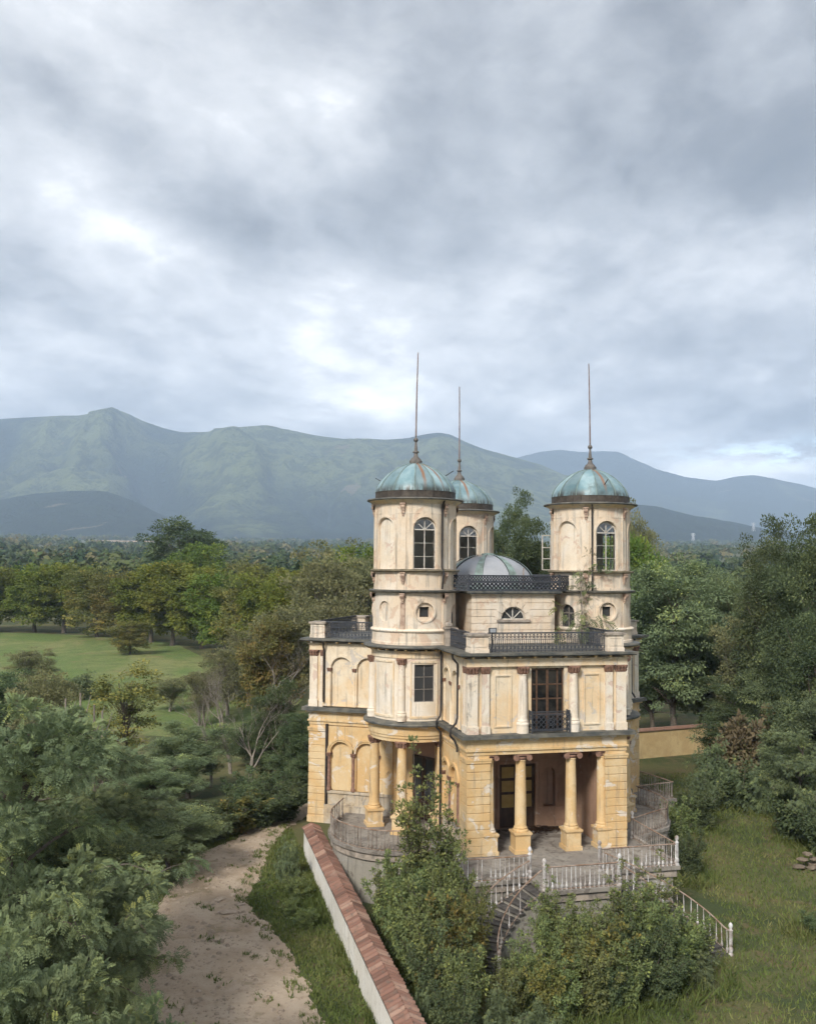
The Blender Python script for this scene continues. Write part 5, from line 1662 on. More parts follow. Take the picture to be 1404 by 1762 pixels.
def crown_mesh(name, seed, clumps, per, size, mat, compound=False, flat=.6, spread=1.0, hue_clump=.55, up=.6, droop=.25, twig=True):
    """foliage: clumps = array (x, y, z, r)"""
    R = np.random.RandomState(seed)
    C = np.asarray(clumps, float)
    n = np.maximum(3, (per * (C[:, 3] / C[:, 3].mean()) ** 2).astype(int))
    idx = np.repeat(np.arange(len(C)), n); N = len(idx)
    d = unit(R.normal(size=(N, 3))); rad = R.rand(N, 1) ** .45
    off = d * rad * C[idx, 3:4] * spread
    off[:, 2] *= flat
    P = C[idx, :3] + off
    ctr = C[:, :3].mean(0)
    outw = unit(P - ctr)
    f = unit(d * 1.0 + outw * .7 + R.normal(size=(N, 3)) * .5 + np.array([0, 0, -droop]))
    nn = unit(np.array([0, 0, up]) + R.normal(size=(N, 3)) * .55 + outw * .35)
    nn = unit(nn - f * (nn * f).sum(1, keepdims=True))
    crnd = R.rand(len(C))
    rnd = np.clip(crnd[idx] * hue_clump + R.rand(N) * (1 - hue_clump), 0, 1)
    if not compound:
        L = size * R.uniform(.5, 1.6, N)
        V_ = leaf_quads(P, f, nn, L, L * .33); r4 = np.repeat(rnd, 4)
    else:
        vs = []; rs_ = []
        L = size * R.uniform(.7, 1.25, N)
        s = unit(np.cross(nn, f))
        pairs = 6
        for k in range(pairs):
            t = (k + .8) / pairs
            base = P + f * (L * t)[:, None] - np.array([0, 0, 1.]) * (L * .28 * t * t)[:, None]
            ll = L * .30 * (1.15 - .5 * abs(t - .45))
            for sg in (-1, 1):
                lf = unit(s * sg + f * .35 + R.normal(size=(N, 3)) * .12)
                vs.append(leaf_quads(base, lf, nn, ll, ll * .24)); rs_.append(np.repeat(rnd, 4))
        V_ = np.concatenate(vs); r4 = np.concatenate(rs_)
    Q = np.arange(len(V_)).reshape(-1, 4)
    return np_mesh(name, V_, Q, r4, mat)


def clumps_ellipsoid(seed, R, zc, hz, n, cr, lumpy=.28, inner=.35, lean=(0, 0), lobes=0):
    """leaf clumps gathered in lobes spread through an uneven ellipsoid"""
    rs_ = np.random.RandomState(seed)
    nl = lobes or max(12, n // 5)
    ph = rs_.rand(6) * 6
    def lump(d): return 1 + lumpy * (.8 * np.sin(d[:, 0] * 3 + ph[0]) * np.cos(d[:, 1] * 3.5 + ph[1]) + .6 * np.sin(d[:, 2] * 5 + ph[2] + d[:, 0] * 4) + .25 * rs_.normal(size=len(d)))
    d = unit(rs_.normal(size=(nl, 3)))
    rad = (inner + (1 - inner) * rs_.rand(nl) ** .5) * lump(d) * .86
    Lc = np.stack([d[:, 0] * R * rad, d[:, 1] * R * rad, zc + d[:, 2] * hz * rad], 1)
    lr = R * .33 * rs_.uniform(.7, 1.3, nl)
    k = rs_.randint(0, nl, n)
    e = unit(rs_.normal(size=(n, 3)))
    e[:, 2] = np.where((e[:, 2] < -.2) & (rs_.rand(n) < .6), -e[:, 2], e[:, 2])
    q = rs_.rand(n, 1) ** .4
    out = np.zeros((n, 4))
    out[:, :3] = Lc[k] + e * q * lr[k][:, None] * np.array([1.0, 1.0, .85])
    # a third of the clumps fill the crown between the lobes
    m_ = n // 3
    d2 = unit(rs_.normal(size=(m_, 3))); r2 = (rs_.rand(m_) ** .5) * lump(d2) * .95
    out[:m_, :3] = np.stack([d2[:, 0] * R * r2, d2[:, 1] * R * r2, zc + d2[:, 2] * hz * r2], 1)
    out[:, 3] = cr * rs_.uniform(.6, 1.3, n)
    out[:, 2] = np.maximum(out[:, 2], .2)
    return out


def trunk_mesh(name, seed, clumps, H, r0, fork=.35, mat='bark', stems=1, every=1, top=.8):
    rs_ = random.Random(seed); m = MB()
    bases = [(0, 0)] if stems == 1 else [(rs_.uniform(-.35, .35), rs_.uniform(-.35, .35)) for _ in range(stems)]
    axes = []
    for bx, by in bases:
        tx, ty = bx * (1 if stems == 1 else 3) + rs_.uniform(-.04, .04) * H, by * (1 if stems == 1 else 3) + rs_.uniform(-.04, .04) * H
        pts = [];rad = []
        for k in range(6):
            t = k / 5
            pts.append((bx + (tx - bx) * t + .02 * H * math.sin(t * 5 + seed), by + (ty - by) * t + .02 * H * math.cos(t * 4 + seed), -.1 + (H * top + .1) * t))
            rad.append(r0 * (1 - .8 * t) + .008)
        rad[0] *= 1.35
        m.tube(pts, rad, 8); axes.append(pts)
    C = np.asarray(clumps)
    for i in range(0, len(C), every):
        c = Vector(C[i, :3]); pts = axes[i % len(axes)]
        zt = min(max(c.z * rs_.uniform(.45, .8), H * fork * .7), H * top * .95)
        t = (zt + .1) / (H * top + .1) * 5; k = min(int(t), 4)
        p = Vector(pts[k]).lerp(Vector(pts[k + 1]), t - k)
        mid = p.lerp(c, .5) + Vector((rs_.uniform(-.1, .1), rs_.uniform(-.1, .1), rs_.uniform(.0, .15))) * (c - p).length
        r = max(.012, r0 * .34 * (1 - zt / (H * 1.15)))
        m.tube([p, p.lerp(mid, .6) + Vector((0, 0, .04 * H * .2)), mid, c], [r, r * .75, r * .55, r * .2], 5)
    me = m.mesh(name, 60); me.materials.append(MAT[mat]); return me


def stems_clumps(seed, nstem, H, R, ncl, cr, wild=.25, start=.18, twigs=2):
    """arching shoots from one root; clumps sit along them and along side twigs. Returns clumps and shoot paths"""
    rs2 = random.Random(seed); C = []; paths = []
    for k in range(nstem):
        a = 2 * PI * (k + rs2.uniform(-.3, .3)) / nstem; out = R * rs2.uniform(.25, 1.0); h = H * rs2.uniform(.62, 1.06) * (1 - .35 * (out / R) ** 2)
        base = Vector((rs2.uniform(-.12, .12) * R, rs2.uniform(-.12, .12) * R, -.05)); pts = []
        bend = rs2.uniform(1.1, 2.0)
        for i in range(7):
            t = i / 6
            p = base + Vector((math.cos(a), math.sin(a), 0)) * out * t ** bend + Vector((0, 0, h * (t - .10 * t * t * (out / R)) / (1 - .10 * (out / R))))
            p += Vector((rs2.uniform(-1, 1), rs2.uniform(-1, 1), 0)) * .05 * R * t
            pts.append(p)
        paths.append((pts, 1.0))
        per = max(2, ncl // nstem)
        for i in range(per):
            t = start + (1 - start) * (i + rs2.random()) / per
            j = min(5, int(t * 6)); p = pts[j].lerp(pts[j + 1], t * 6 - j)
            sp_ = cr * (1.25 - .75 * t)
            for w in range(twigs):
                e = Vector((rs2.gauss(0, 1), rs2.gauss(0, 1), rs2.gauss(.25, .5))).normalized() * (wild * R * rs2.uniform(.3, 1.2) * (1.15 - .6 * t))
                q = p + e
                C.append((q.x, q.y, max(.15, q.z), sp_ * rs2.uniform(.7, 1.25)))
                paths.append(([p, p.lerp(q, .5) + Vector((0, 0, .03 * R)), q], .35))
            if t > .85: C.append((p.x, p.y, p.z + cr * .4, sp_ * .6))
    return np.array(C), paths


def stems_mesh(name, paths, r0, mat):
    m = MB()
    for pts, k in paths:
        n = len(pts); m.tube(pts, [max(.005, r0 * k * (1 - .85 * i / (n - 1))) for i in range(n)], 5 if k > .5 else 3, False)
    me = m.mesh(name, 60); me.materials.append(MAT[mat]); return me


def limb_clumps(seed, H, R, nlimb, ncl, cr, fork=.25):
    """open tree: rising limbs with sprays along their outer part"""
    rs2 = random.Random(seed); C = []; paths = []
    tr = [Vector((.05 * R * math.sin(i * 1.3 + seed), .05 * R * math.cos(i + seed), -.1 + H * .9 * i / 6)) for i in range(7)]
    paths.append((tr, 1.0))
    for k in range(nlimb):
        t0 = fork + (.92 - fork) * (k + rs2.random()) / nlimb; j = min(5, int(t0 * 6)); p0 = tr[j].lerp(tr[j + 1], t0 * 6 - j)
        a = k * 2.4 + rs2.uniform(-.5, .5); reach = R * (1.1 - .75 * max(0, t0 - .35)) * rs2.uniform(.7, 1.15)
        rise = H * rs2.uniform(.06, .22) * (1.25 - .4 * t0); pts = []
        for i in range(6):
            t = i / 5
            p = p0 + Vector((math.cos(a + .35 * t * math.sin(k)), math.sin(a + .35 * t * math.sin(k)), 0)) * reach * t + Vector((0, 0, rise * math.sin(t * 2.0) - .10 * reach * t * t))
            pts.append(p)
        paths.append((pts, .42))
        per = max(3, ncl // nlimb)
        for i in range(per):
            t = .28 + .74 * (i + rs2.random()) / per; t = min(t, 1.0); q = min(4, int(t * 5)); p = pts[q].lerp(pts[q + 1], t * 5 - q)
            e = Vector((rs2.gauss(0, 1), rs2.gauss(0, 1), rs2.gauss(.1, .35))).normalized() * reach * .26 * rs2.uniform(.2, 1.1)
            c = p + e; C.append((c.x, c.y, max(.3, c.z), cr * rs2.uniform(.65, 1.3) * (1.15 - .35 * t)))
            paths.append(([p, p.lerp(c, .5) + Vector((0, 0, .04)), c], .12))
    for i in range(5):
        C.append((tr[6].x + rs2.uniform(-.3, .3), tr[6].y + rs2.uniform(-.3, .3), H * rs2.uniform(.86, .98), cr * .8))
    return np.array(C), paths


def proto2(key, CP, H, R, per, size, leaf, compound=False, r0=.05, bark='bark', flat=.7, up=.6, droop=.2, hue=.5, seed=1):
    up = up * 1.8
    C, paths = CP
    PROTO[key] = (stems_mesh(key + '_trunk', paths, r0, bark), crown_mesh(key + '_crown', seed, C, per, size, MAT[leaf], compound, flat, 1.0, hue, up, droop), H, R)


# ---------- prototypes: (trunk mesh, crown mesh, height, radius)
PROTO = {}
def proto(key, seed, H, R, zc, hz, n, cr, per, size, leaf, compound=False, stems=1, r0=.16, bark='bark', every=1, lumpy=.28, inner=.35, flat=.6, up=.6, droop=.25, fork=.3, hue=.55, spread=1.0):
    up = up * 1.8
    C = clumps_ellipsoid(seed, R, zc, hz, n, cr, lumpy, inner)
    cm = crown_mesh(key + '_crown', seed + 1, C, per, size, MAT[leaf], compound, flat, spread, hue, up, droop)
    tm = trunk_mesh(key + '_trunk', seed + 2, C, H, r0, fork, bark, stems, every)
    PROTO[key] = (tm, cm, H, R)

proto('locust_c', 180, 9.0, 3.0, 5.1, 3.8, 270, .60, 220, .105, 'locust_leaf', r0=.18, flat=.55, lumpy=.3, every=3, up=1.0)
proto('locust_d', 185, 9.0, 3.0, 5.1, 3.8, 270, .60, 220, .105, 'locust_leaf', r0=.18, flat=.55, lumpy=.4, every=3, up=1.0)
proto('row_a', 200, 12.0, 4.2, 6.6, 5.3, 260, .85, 110, .24, 'row_leaf', r0=.22, flat=.7, lumpy=.26, up=.8, every=3)
proto('row_b', 230, 12.0, 4.0, 6.6, 5.3, 260, .85, 110, .24, 'row_leaf', r0=.22, flat=.7, lumpy=.34, up=.8, every=3)
proto('row_rust', 260, 12.0, 4.0, 6.6, 5.3, 250, .85, 100, .24, 'rust_leaf', r0=.2, flat=.7, lumpy=.30, up=.8, every=3)
proto('oak', 275, 16.0, 5.0, 9.4, 6.6, 320, .95, 110, .25, 'dark_leaf', r0=.32, flat=.55, lumpy=.30, up=.8, every=3)
proto('grey', 290, 13.0, 3.6, 7.4, 5.8, 230, .70, 85, .17, 'grey_leaf', r0=.16, bark='pale_bark', stems=3, flat=.8, lumpy=.3, up=.2, droop=-.5, every=2)
proto('dark_a', 320, 16.0, 4.0, 8.6, 7.2, 320, .80, 190, .14, 'dark_leaf', r0=.30, lumpy=.34, flat=.7, every=4)
proto('dark_b', 350, 16.0, 3.6, 8.6, 7.3, 320, .75, 190, .14, 'dark_leaf', r0=.28, lumpy=.42, flat=.7, every=4)
proto('slender', 380, 7.2, 1.6, 4.4, 2.9, 130, .38, 60, .11, 'rust_leaf', r0=.06, lumpy=.25, flat=.6, fork=.2)
proto('vine', 550, 3.4, 2.0, 1.7, 1.6, 110, .42, 80, .22, 'dry_vine', stems=5, r0=.03, lumpy=.4, flat=.7, droop=.1, bark='pale_bark', every=2)


proto2('locust_a', limb_clumps(101, 9.0, 3.0, 17, 150, .52), 9.0, 3.0, 55, .25, 'locust_leaf', True, .16, flat=.5, droop=.25, seed=102)
proto2('locust_b', limb_clumps(141, 9.0, 3.1, 15, 150, .52), 9.0, 3.1, 55, .25, 'locust_leaf', True, .15, flat=.45, droop=.35, seed=142)
proto2('shrub_a', stems_clumps(401, 11, 3.1, 1.45, 90, .26), 3.1, 1.45, 46, .092, 'shrub_leaf', r0=.022, flat=.8, seed=402)
proto2('shrub_b', stems_clumps(431, 9, 3.1, 1.3, 85, .25, .22), 3.1, 1.3, 44, .092, 'shrub_leaf', r0=.022, flat=.9, droop=-.3, seed=432)
proto2('shrub_c', stems_clumps(441, 8, 3.1, 1.3, 70, .25, .25), 3.1, 1.3, 44, .11, 'autumn_leaf', r0=.02, flat=.8, seed=442)
proto2('shrub_dark', stems_clumps(461, 11, 3.0, 1.6, 95, .32), 3.0, 1.6, 68, .09, 'dark_leaf', r0=.025, flat=.75, seed=462)
proto2('tall_shrub', stems_clumps(491, 9, 6.2, 1.2, 120, .24, .26, .15), 6.2, 1.2, 34, .10, 'shrub_leaf', r0=.035, flat=1.0, droop=-.5, hue=.4, seed=492)
proto2('hedge', stems_clumps(521, 11, 2.9, 2.0, 80, .38), 2.9, 2.0, 26, .20, 'locust_leaf', True, r0=.025, flat=.6, seed=522)


def plant(name, key, pos, h, r, label, cat, rz=None, group=None, lean=0.0):
    """a tree or bush of its own: trunk and crown as parts"""
    tm, cm, H, R = PROTO[key]
    t_ = thing(name, label, cat, pos, rz if rz is not None else (pos[0] * 7.3 + pos[1] * 3.1) % 6.28, group)
    t_.scale = (r / R, r / R, h / H)
    if lean: t_.rotation_euler = (lean, 0, t_.rotation_euler.z)
    link('stem' if cat in ('bush', 'shrub') else 'trunk', tm, None, t_)
    link('foliage' if cat in ('bush', 'shrub') else 'crown', cm, None, t_)
    return t_


def P_(name, key, px, D, ytop, r, label, cat='tree', group=None):
    return plant(name, key, at(px, D), max(.8, top_z(ytop, D)), r, label, cat, None, group)

# left foreground: feathery locust trees
G = 'locust trees left of the track'
for a in [('locust_a', 45, 27, 1195, 3.6, 'tall feathery locust tree at the left edge with pale upper sprays'),
          ('locust_b', 172, 33, 1290, 3.0, 'locust tree leaning over the track halfway down the left side'),
          ('locust_b', 15, 20, 1395, 2.5, 'locust tree below the tallest one at the left edge'),
          ('locust_a', 158, 22, 1450, 2.2, 'dark drooping locust tree whose sprays overhang the track'),
          ('locust_a', 20, 15.5, 1570, 2.0, 'locust tree in the bottom left corner'),
          ('locust_b', 165, 16, 1640, 1.55, 'low locust tree at the bottom edge left of the track'),
          ('locust_a', 285, 17.5, 1690, 1.0, 'small locust sapling at the bottom edge beside the track'),
          ('locust_b', 95, 38, 1230, 2.9, 'locust tree behind the tallest one, before the dead stumps'),
          ('locust_c', 300, 44, 1370, 2.1, 'bushy locust tree where the track comes out of the trees'),
          ('locust_d', 130, 30, 1380, 2.6, 'shaded locust tree in the middle of the left thicket'),
          ('locust_c', 205, 27, 1510, 1.4, 'low locust bush with sprays over the track edge'),
          ('locust_c', 330, 58, 1240, 2.4, 'light green tree beside the bare tree'),
          ('locust_c', 275, 52, 1300, 2.2, 'round tree at the foot of the slender brownish tree')]:
    P_('locust_tree', *a, group=G)
P_('broadleaf_tree', 'dark_a', 10, 62, 1140, 3.0, 'dark tree at the left edge in front of the meadow')
P_('broadleaf_tree', 'grey', 90, 58, 1150, 2.4, 'grey green tree right of the dark one before the meadow')
P_('slender_tree', 'slender', 226, 64, 1140, 2.3, 'slender brownish tree standing alone before the meadow')
P_('round_tree', 'row_rust', 228, 149, 1070, 2.9, 'small round tree alone on the far side of the meadow')

# row of trees beyond the meadow
G = 'row of trees beyond the meadow'
row = [(-60, 196, 985, 6.5, 'row_a'), (5, 197, 978, 6.6, 'row_b'), (62, 196, 972, 6.4, 'row_a'), (112, 193, 970, 6.8, 'row_b'), (172, 184, 977, 6.0, 'row_rust'), (222, 178, 985, 6.0, 'row_rust'),
       (262, 172, 972, 6.2, 'row_b'), (305, 166, 965, 6.6, 'row_a'), (350, 160, 972, 6.0, 'row_b'), (392, 152, 984, 5.4, 'row_a'), (428, 146, 988, 5.0, 'row_rust'), (462, 140, 985, 5.0, 'row_b'), (500, 135, 980, 5.0, 'row_a')]
ords = ['half cut by the left edge', 'with dark lower branches at the far left', 'third from left', 'with an orange tinged crown, fourth from left', 'brownish, left of centre', 'brownish, behind the small round tree',
        'dark, just right of the small round tree', 'under the big dark crown', 'pale topped, right of the big dark crown', 'tenth from left', 'brownish, eleventh from left', 'last but one at right', 'last at right, near the villa']
for (px, D, yt, r, k), w in zip(row, ords):
    P_('row_tree', k, px, D, yt, r, 'tree in the row beyond the meadow, ' + w, 'tree', G)
P_('oak_tree', 'oak', 318, 235, 893, 10.5, 'big dark tree rising above the row beyond the meadow')
P_('broadleaf_tree', 'row_a', 338, 212, 932, 7.0, 'pale green tree in front of the big dark tree')
P_('broadleaf_tree', 'row_b', 470, 190, 975, 6.5, 'yellow tinged tree right of the big dark one')
P_('broadleaf_tree', 'row_rust', 420, 205, 965, 6.0, 'brown tree just right of the pale green one')

# between meadow and villa
for a in [('grey', 560, 88, 945, 4.6, 'tall thin grey green tree left of the villa'), ('grey', 505, 82, 1030, 3.4, 'brown grey bushy tree in front of the tall thin one'),
          ('grey', 615, 92, 940, 4.4, 'grey green tree touching the front left tower'), ('row_a', 645, 120, 930, 5.2, 'bright topped tree behind the front left tower'),
          ('row_rust', 465, 78, 1060, 2.7, 'rusty brown tree above the bare tree'), ('grey', 590, 76, 1010, 3.4, 'thin leaved tree right behind the left wing'),
          ('row_a', 545, 100, 960, 4.6, 'green tree behind the tall thin grey one')]:
    P_('broadleaf_tree', *a)
for a in [('dark_b', 480, 60, 1165, 1.9, 'ivy covered dark tree beside the left wing'), ('dark_a', 520, 57, 1210, 1.8, 'dark ivy clad tree touching the left wing'),
          ('dark_b', 440, 68, 1235, 1.6, 'dark tree behind the bare tree')]:
    P_('ivy_tree', *a)
G = 'bushes along the upper bend of the track'
for i, (k, px, D, yt, r, w) in enumerate([('shrub_dark', 500, 53.5, 1325, 1.9, 'dark bush against the left wing at the end of the track'), ('shrub_dark', 460, 52, 1340, 1.8, 'dark bush second from the left wing above the track'),
                             ('shrub_c', 420, 51, 1350, 1.8, 'brownish bush in the middle of the track bend'), ('shrub_dark', 385, 50, 1360, 1.7, 'dark bush left of the brownish one above the track'),
                             ('hedge', 350, 48.5, 1375, 1.7, 'light feathery bush where the track leaves the thicket'), ('shrub_dark', 440, 55, 1310, 1.9, 'tall dark bush behind the brownish one'),
                             ('hedge', 318, 47, 1390, 1.6, 'leafy bush at the left end of the track bend')]):
    P_('bush', k, px, D, yt, r, w, 'bush', G)

# right side and behind the villa
G = 'trees right of and behind the villa'
for a in [('locust_c', 1160, 76, 948, 4.6, 'large light green tree close right of the villa'), ('locust_d', 1225, 82, 965, 4.4, 'feathery tree right of the large light green one'),
          ('locust_c', 1120, 79, 1050, 3.4, 'lower dark green tree against the right side of the villa'), ('locust_d', 1205, 80, 1075, 3.6, 'dark leafy tree above the yellow wall'),
          ('dark_a', 905, 82, 850, 3.6, 'dark tree between the two rear towers'), ('dark_b', 872, 92, 842, 2.4, 'thin topped tree beside the rear dome'),
          ('row_a', 1098, 95, 905, 3.4, 'yellowish tree behind the right tower'), ('grey', 1092, 120, 868, 3.6, 'thin grey tree farther behind the right tower'),
          ('dark_b', 1322, 66, 888, 2.6, 'dark evergreen left of the tallest one at the right edge'), ('dark_a', 1398, 60, 826, 3.3, 'tallest dark evergreen at the right edge'),
          ('dark_b', 1368, 72, 955, 3.4, 'dark tree between the two evergreens'), ('dark_a', 1410, 54, 1010, 2.6, 'dark tree below the tallest evergreen'),
          ('locust_c', 1290, 78, 990, 3.6, 'mid green tree left of the evergreens'), ('locust_d', 1330, 64, 1095, 2.7, 'bright feathery tree in front of the evergreens'),
          ('grey', 1275, 70, 1040, 2.4, 'pale thin tree in the middle of the right hand wood'), ('dark_b', 1255, 66, 1160, 2.2, 'dark tree in the hollow above the dry vines'),
          ('locust_c', 1400, 53, 1165, 2.6, 'light green tree at the right edge above the lawn'), ('locust_b', 1375, 50, 1250, 2.2, 'feathery tree hanging over the lawn at right'),
          ('dark_a', 975, 100, 930, 4.0, 'dark tree seen left of the right tower'), ('locust_c', 1040, 88, 960, 3.6, 'green tree right behind the right tower')]:
    P_('broadleaf_tree', *a, 'tree', G)
for i, (n_, k, px, D, yt, r, w) in enumerate([('vine_thicket', 'vine', 1285, 62, 1215, 2.2, 'dry brown vine thicket among the green bushes at right'), ('bush', 'hedge', 1225, 60, 1255, 1.9, 'green bush below the yellow wall'),
                             ('bush', 'hedge', 1205, 56, 1300, 1.3, 'yellow green bush right of the terrace railing'), ('bush', 'shrub_dark', 1260, 57, 1300, 2.0, 'low ivy bush in the middle of the right hand garden'),
                             ('bush', 'hedge', 1310, 56, 1290, 2.0, 'leafy bush below the dry vine thicket'), ('bush', 'shrub_dark', 1370, 50, 1310, 2.0, 'dark bush hanging over the stone heap'),
                             ('bush', 'shrub_dark', 1410, 47, 1350, 1.7, 'dark bush at the right edge beside the stone heap'), ('bush', 'shrub_dark', 1400, 37.5, 1545, .8, 'small dark bush alone on the lawn at the right edge'),
                             ('bush', 'shrub_b', 1165, 47, 1345, 1.1, 'bush growing through the railing right of the terrace'), ('bush', 'shrub_dark', 1180, 44, 1400, 1.0, 'dark bush below the right railing corner'),
                             ('bush', 'shrub_dark', 1195, 52, 1330, 1.4, 'dark bush behind the right railing'), ('bush', 'hedge', 1330, 59, 1240, 2.0, 'bright bush right of the dry vine thicket')]):
    P_(n_, k, px, D, yt, r, w, 'bush', 'bushes in the right hand garden')

# thicket round the front stairs
G = 'bushes growing over the front stairs'
for k, px, D, yt, r, w in [('tall_shrub', 728, 36.6, 1272, 1.45, 'tall upright bush in front of the round porch'), ('tall_shrub', 765, 36.2, 1345, 1.2, 'slighter upright bush right behind the tall one'), ('shrub_a', 612, 36.0, 1475, .9, 'leafy bush pressed between wall and terrace curve'), ('tall_shrub', 960, 34.0, 1500, .8, 'upright bush hiding the left end of the middle plinth'),
                           ('shrub_b', 1000, 33.4, 1512, .9, 'bush growing up to the middle railing'), ('tall_shrub', 1095, 34.0, 1470, .8, 'upright bush between middle railing and right stair'),
                           ('shrub_a', 820, 33.4, 1490, .8, 'leafy bush below the left front railing'), ('shrub_b', 785, 34.2, 1470, .9, 'bush reaching up to the left front railing'),
                           ('shrub_b', 690, 35.8, 1425, 1.0, 'bush at the foot of the tall one on its left'),
                           ('shrub_b', 628, 37.2, 1462, 0.9, 'bush in the angle of wall and curved terrace'), ('shrub_a', 640, 34.8, 1470, 1.25, 'olive bush against the boundary wall below the curved railing'), ('shrub_a', 690, 32.5, 1500, 1.4, 'bush in the middle of the wall side thicket'),
                           ('shrub_b', 775, 35.0, 1425, 1.1, 'bush at the foot of the tall one on its right'), ('shrub_c', 790, 31.8, 1490, 1.2, 'yellowish bush left of the curved dark stair'),
                           ('shrub_dark', 735, 30.5, 1560, 1.35, 'dark bush below the yellowish one beside the wall'), ('shrub_b', 800, 29.2, 1585, 1.0, 'leafy bush in front of the left stair foot'),
                           ('shrub_dark', 760, 27.8, 1650, .9, 'dark low bush at the bottom beside the wall'), ('hedge', 860, 28.6, 1665, .95, 'fern like low bush at the left lawn edge'),
                           ('hedge', 930, 29.4, 1690, .7, 'small fern clump on the lawn edge'), ('tall_shrub', 938, 34.2, 1480, .55, 'thin upright shoot beside the stair head'),
                           ('shrub_a', 935, 31.6, 1535, 1.0, 'bush right of the curved dark stair'), ('shrub_c', 985, 31.3, 1560, 1.15, 'yellow green bush below the middle railing'),
                           ('shrub_a', 965, 30.2, 1620, 1.1, 'dark bush in front of the middle of the terrace'), ('tall_shrub', 1060, 33.5, 1470, .85, 'tall dark bush rising over the right end of the middle railing'),
                           ('shrub_c', 1040, 31.5, 1535, 1.1, 'autumn tinted bush below the tall dark one'), ('tall_shrub', 1128, 34.2, 1455, 1.0, 'upright bush with yellow leaf tips at the right stair'),
                           ('shrub_dark', 1100, 32.0, 1525, 1.3, 'dark bush covering the right stair'), ('shrub_b', 1165, 33.0, 1530, 1.15, 'bush hanging over the right stair railing'),
                           ('hedge', 1195, 33.0, 1600, .95, 'feathery low bush at the right stair foot'), ('shrub_dark', 1140, 31.6, 1590, 1.0, 'dark low bush in front of the right stair'),
                           ('shrub_a', 880, 30.2, 1620, .75, 'small bush on the foot of the dark stair'), ('shrub_dark', 1040, 31.0, 1610, .9, 'low dark bush at the lawn edge in the middle'),
                           ('shrub_a', 660, 33.6, 1500, 1.1, 'loose bush beside the wall left of the middle of the thicket'), ('shrub_b', 715, 31.2, 1530, 1.2, 'leafy bush in front of the loose one beside the wall'),
                           ('shrub_c', 770, 30.6, 1560, 1.0, 'yellow bush between wall side thicket and dark stair'), ('shrub_a', 1000, 32.4, 1530, 1.1, 'bush against the plinth below the middle railing'),
                           ('shrub_a', 1020, 30.6, 1590, 1.1, 'light bush in front of the plinth bush'), ('shrub_b', 1085, 33.6, 1490, 1.0, 'light bush at the right end of the middle railing'),
                           ('shrub_a', 1125, 32.8, 1510, 1.2, 'broad light bush over the right stair'), ('shrub_b', 1190, 33.8, 1545, .9, 'bush at the outer rail of the right stair'),
                           ('shrub_a', 905, 30.8, 1590, .8, 'light bush at the inner side of the dark stair'), ('shrub_c', 940, 29.9, 1600, .8, 'autumn bush at the left end of the lawn edge'),
                           ('shrub_b', 700, 34.2, 1465, 1.0, 'bush behind the leafy one beside the wall'), ('shrub_b', 1075, 31.2, 1570, 1.0, 'bush with pale tips at the lawn edge below the right stair'),
                           ('shrub_a', 745, 33.5, 1480, 1.2, 'bush behind the yellowish one below the tall bush'), 
                           ('hedge', 660, 29.6, 1640, .7, 'small bush pressed against the garden side of the wall'), ('shrub_dark', 690, 30.2, 1580, 1.0, 'dark bush in the shade of the wall')]:
    p_ = at(px, D)
    if p_.x - .9 * r < -8.05: p_.x = -8.05 + .9 * r
    plant('bush', k, p_, max(.8, top_z(yt, D)), r, w, 'bush', None, G)
for px, D, yt, r, w in [(505, 43, 1430, .9, 'feathery bush on the verge at the head of the white wall'), (520, 40.5, 1490, .75, 'low weeds against the white wall near its head'),
                        (535, 37.8, 1550, .6, 'low weeds against the white wall halfway along'), (510, 39.0, 1545, .5, 'small weed clump on the verge beside the wall')]:
    P_('bush', 'hedge' if px < 508 else 'shrub_a', px, D, yt, r, w, 'bush', 'weeds along the white wall')

# sapling rooted on the roof beside the right tower
rs_ = np.random.RandomState(77)
sap = np.array([(-.9, .2, .5, .25), (-.6, -.1, 1.2, .28), (-.95, .1, 1.7, .22), (-.2, -.1, .9, .3), (.1, 0, 1.5, .3), (.4, -.1, 1.1, .28), (.15, 0, 2.1, .26), (-.1, .05, 2.7, .26), (.5, 0, 2.5, .2), (.2, 0, 3.2, .24), (.65, -.1, 3.6, .24),
                (.5, 0, 4.2, .2), (1.0, -.1, 1.3, .26), (1.3, -.1, .9, .24), (-.35, 0, 3.0, .22), (0, -.1, .5, .3), (1.15, 0, 3.3, .16)])
sm_ = crown_mesh('roof_sapling_crown', 5, sap, 9, .36, MAT['locust_leaf'], True, .7)
st_ = trunk_mesh('roof_sapling_trunk', 6, sap, 4.4, .035, .1, 'pale_bark')
t_ = thing('sapling', 'spindly sapling sprouting from the roof beside the right tower', 'sapling', (2.95, -4.7, 10.55), 0)
link('trunk', st_, None, t_); link('crown', sm_, None, t_)

for k, px, D, yt, r, w in [('hedge', 150, 100, 1165, 3.2, 'low shrubs at the near edge of the meadow on the left'), ('vine', 392, 138, 1138, 1.7, 'dry brown scrub at the right end of the meadow'),
                           
                           ('grey', 300, 92, 1165, 2.2, 'thin grey tree in front of the meadow, leftmost of four'), ('grey', 352, 84, 1150, 2.2, 'thin grey tree second from left in front of the meadow'),
                           ('grey', 398, 90, 1110, 2.6, 'thin grey tree third from left, above the bare tree'), ('grey', 436, 96, 1080, 3.0, 'tallest thin grey tree at the right end of the meadow'),
                           ('grey', 60, 110, 1120, 3.0, 'pale scrubby tree on the meadow at the left'), ('hedge', 420, 100, 1195, 3.0, 'scrub in front of the rusty brown tree')]:
    plant('scrub', k, at(px, D), max(top_z(yt, D), r * .95), r, w, 'bush', None, 'scrub on the meadow')

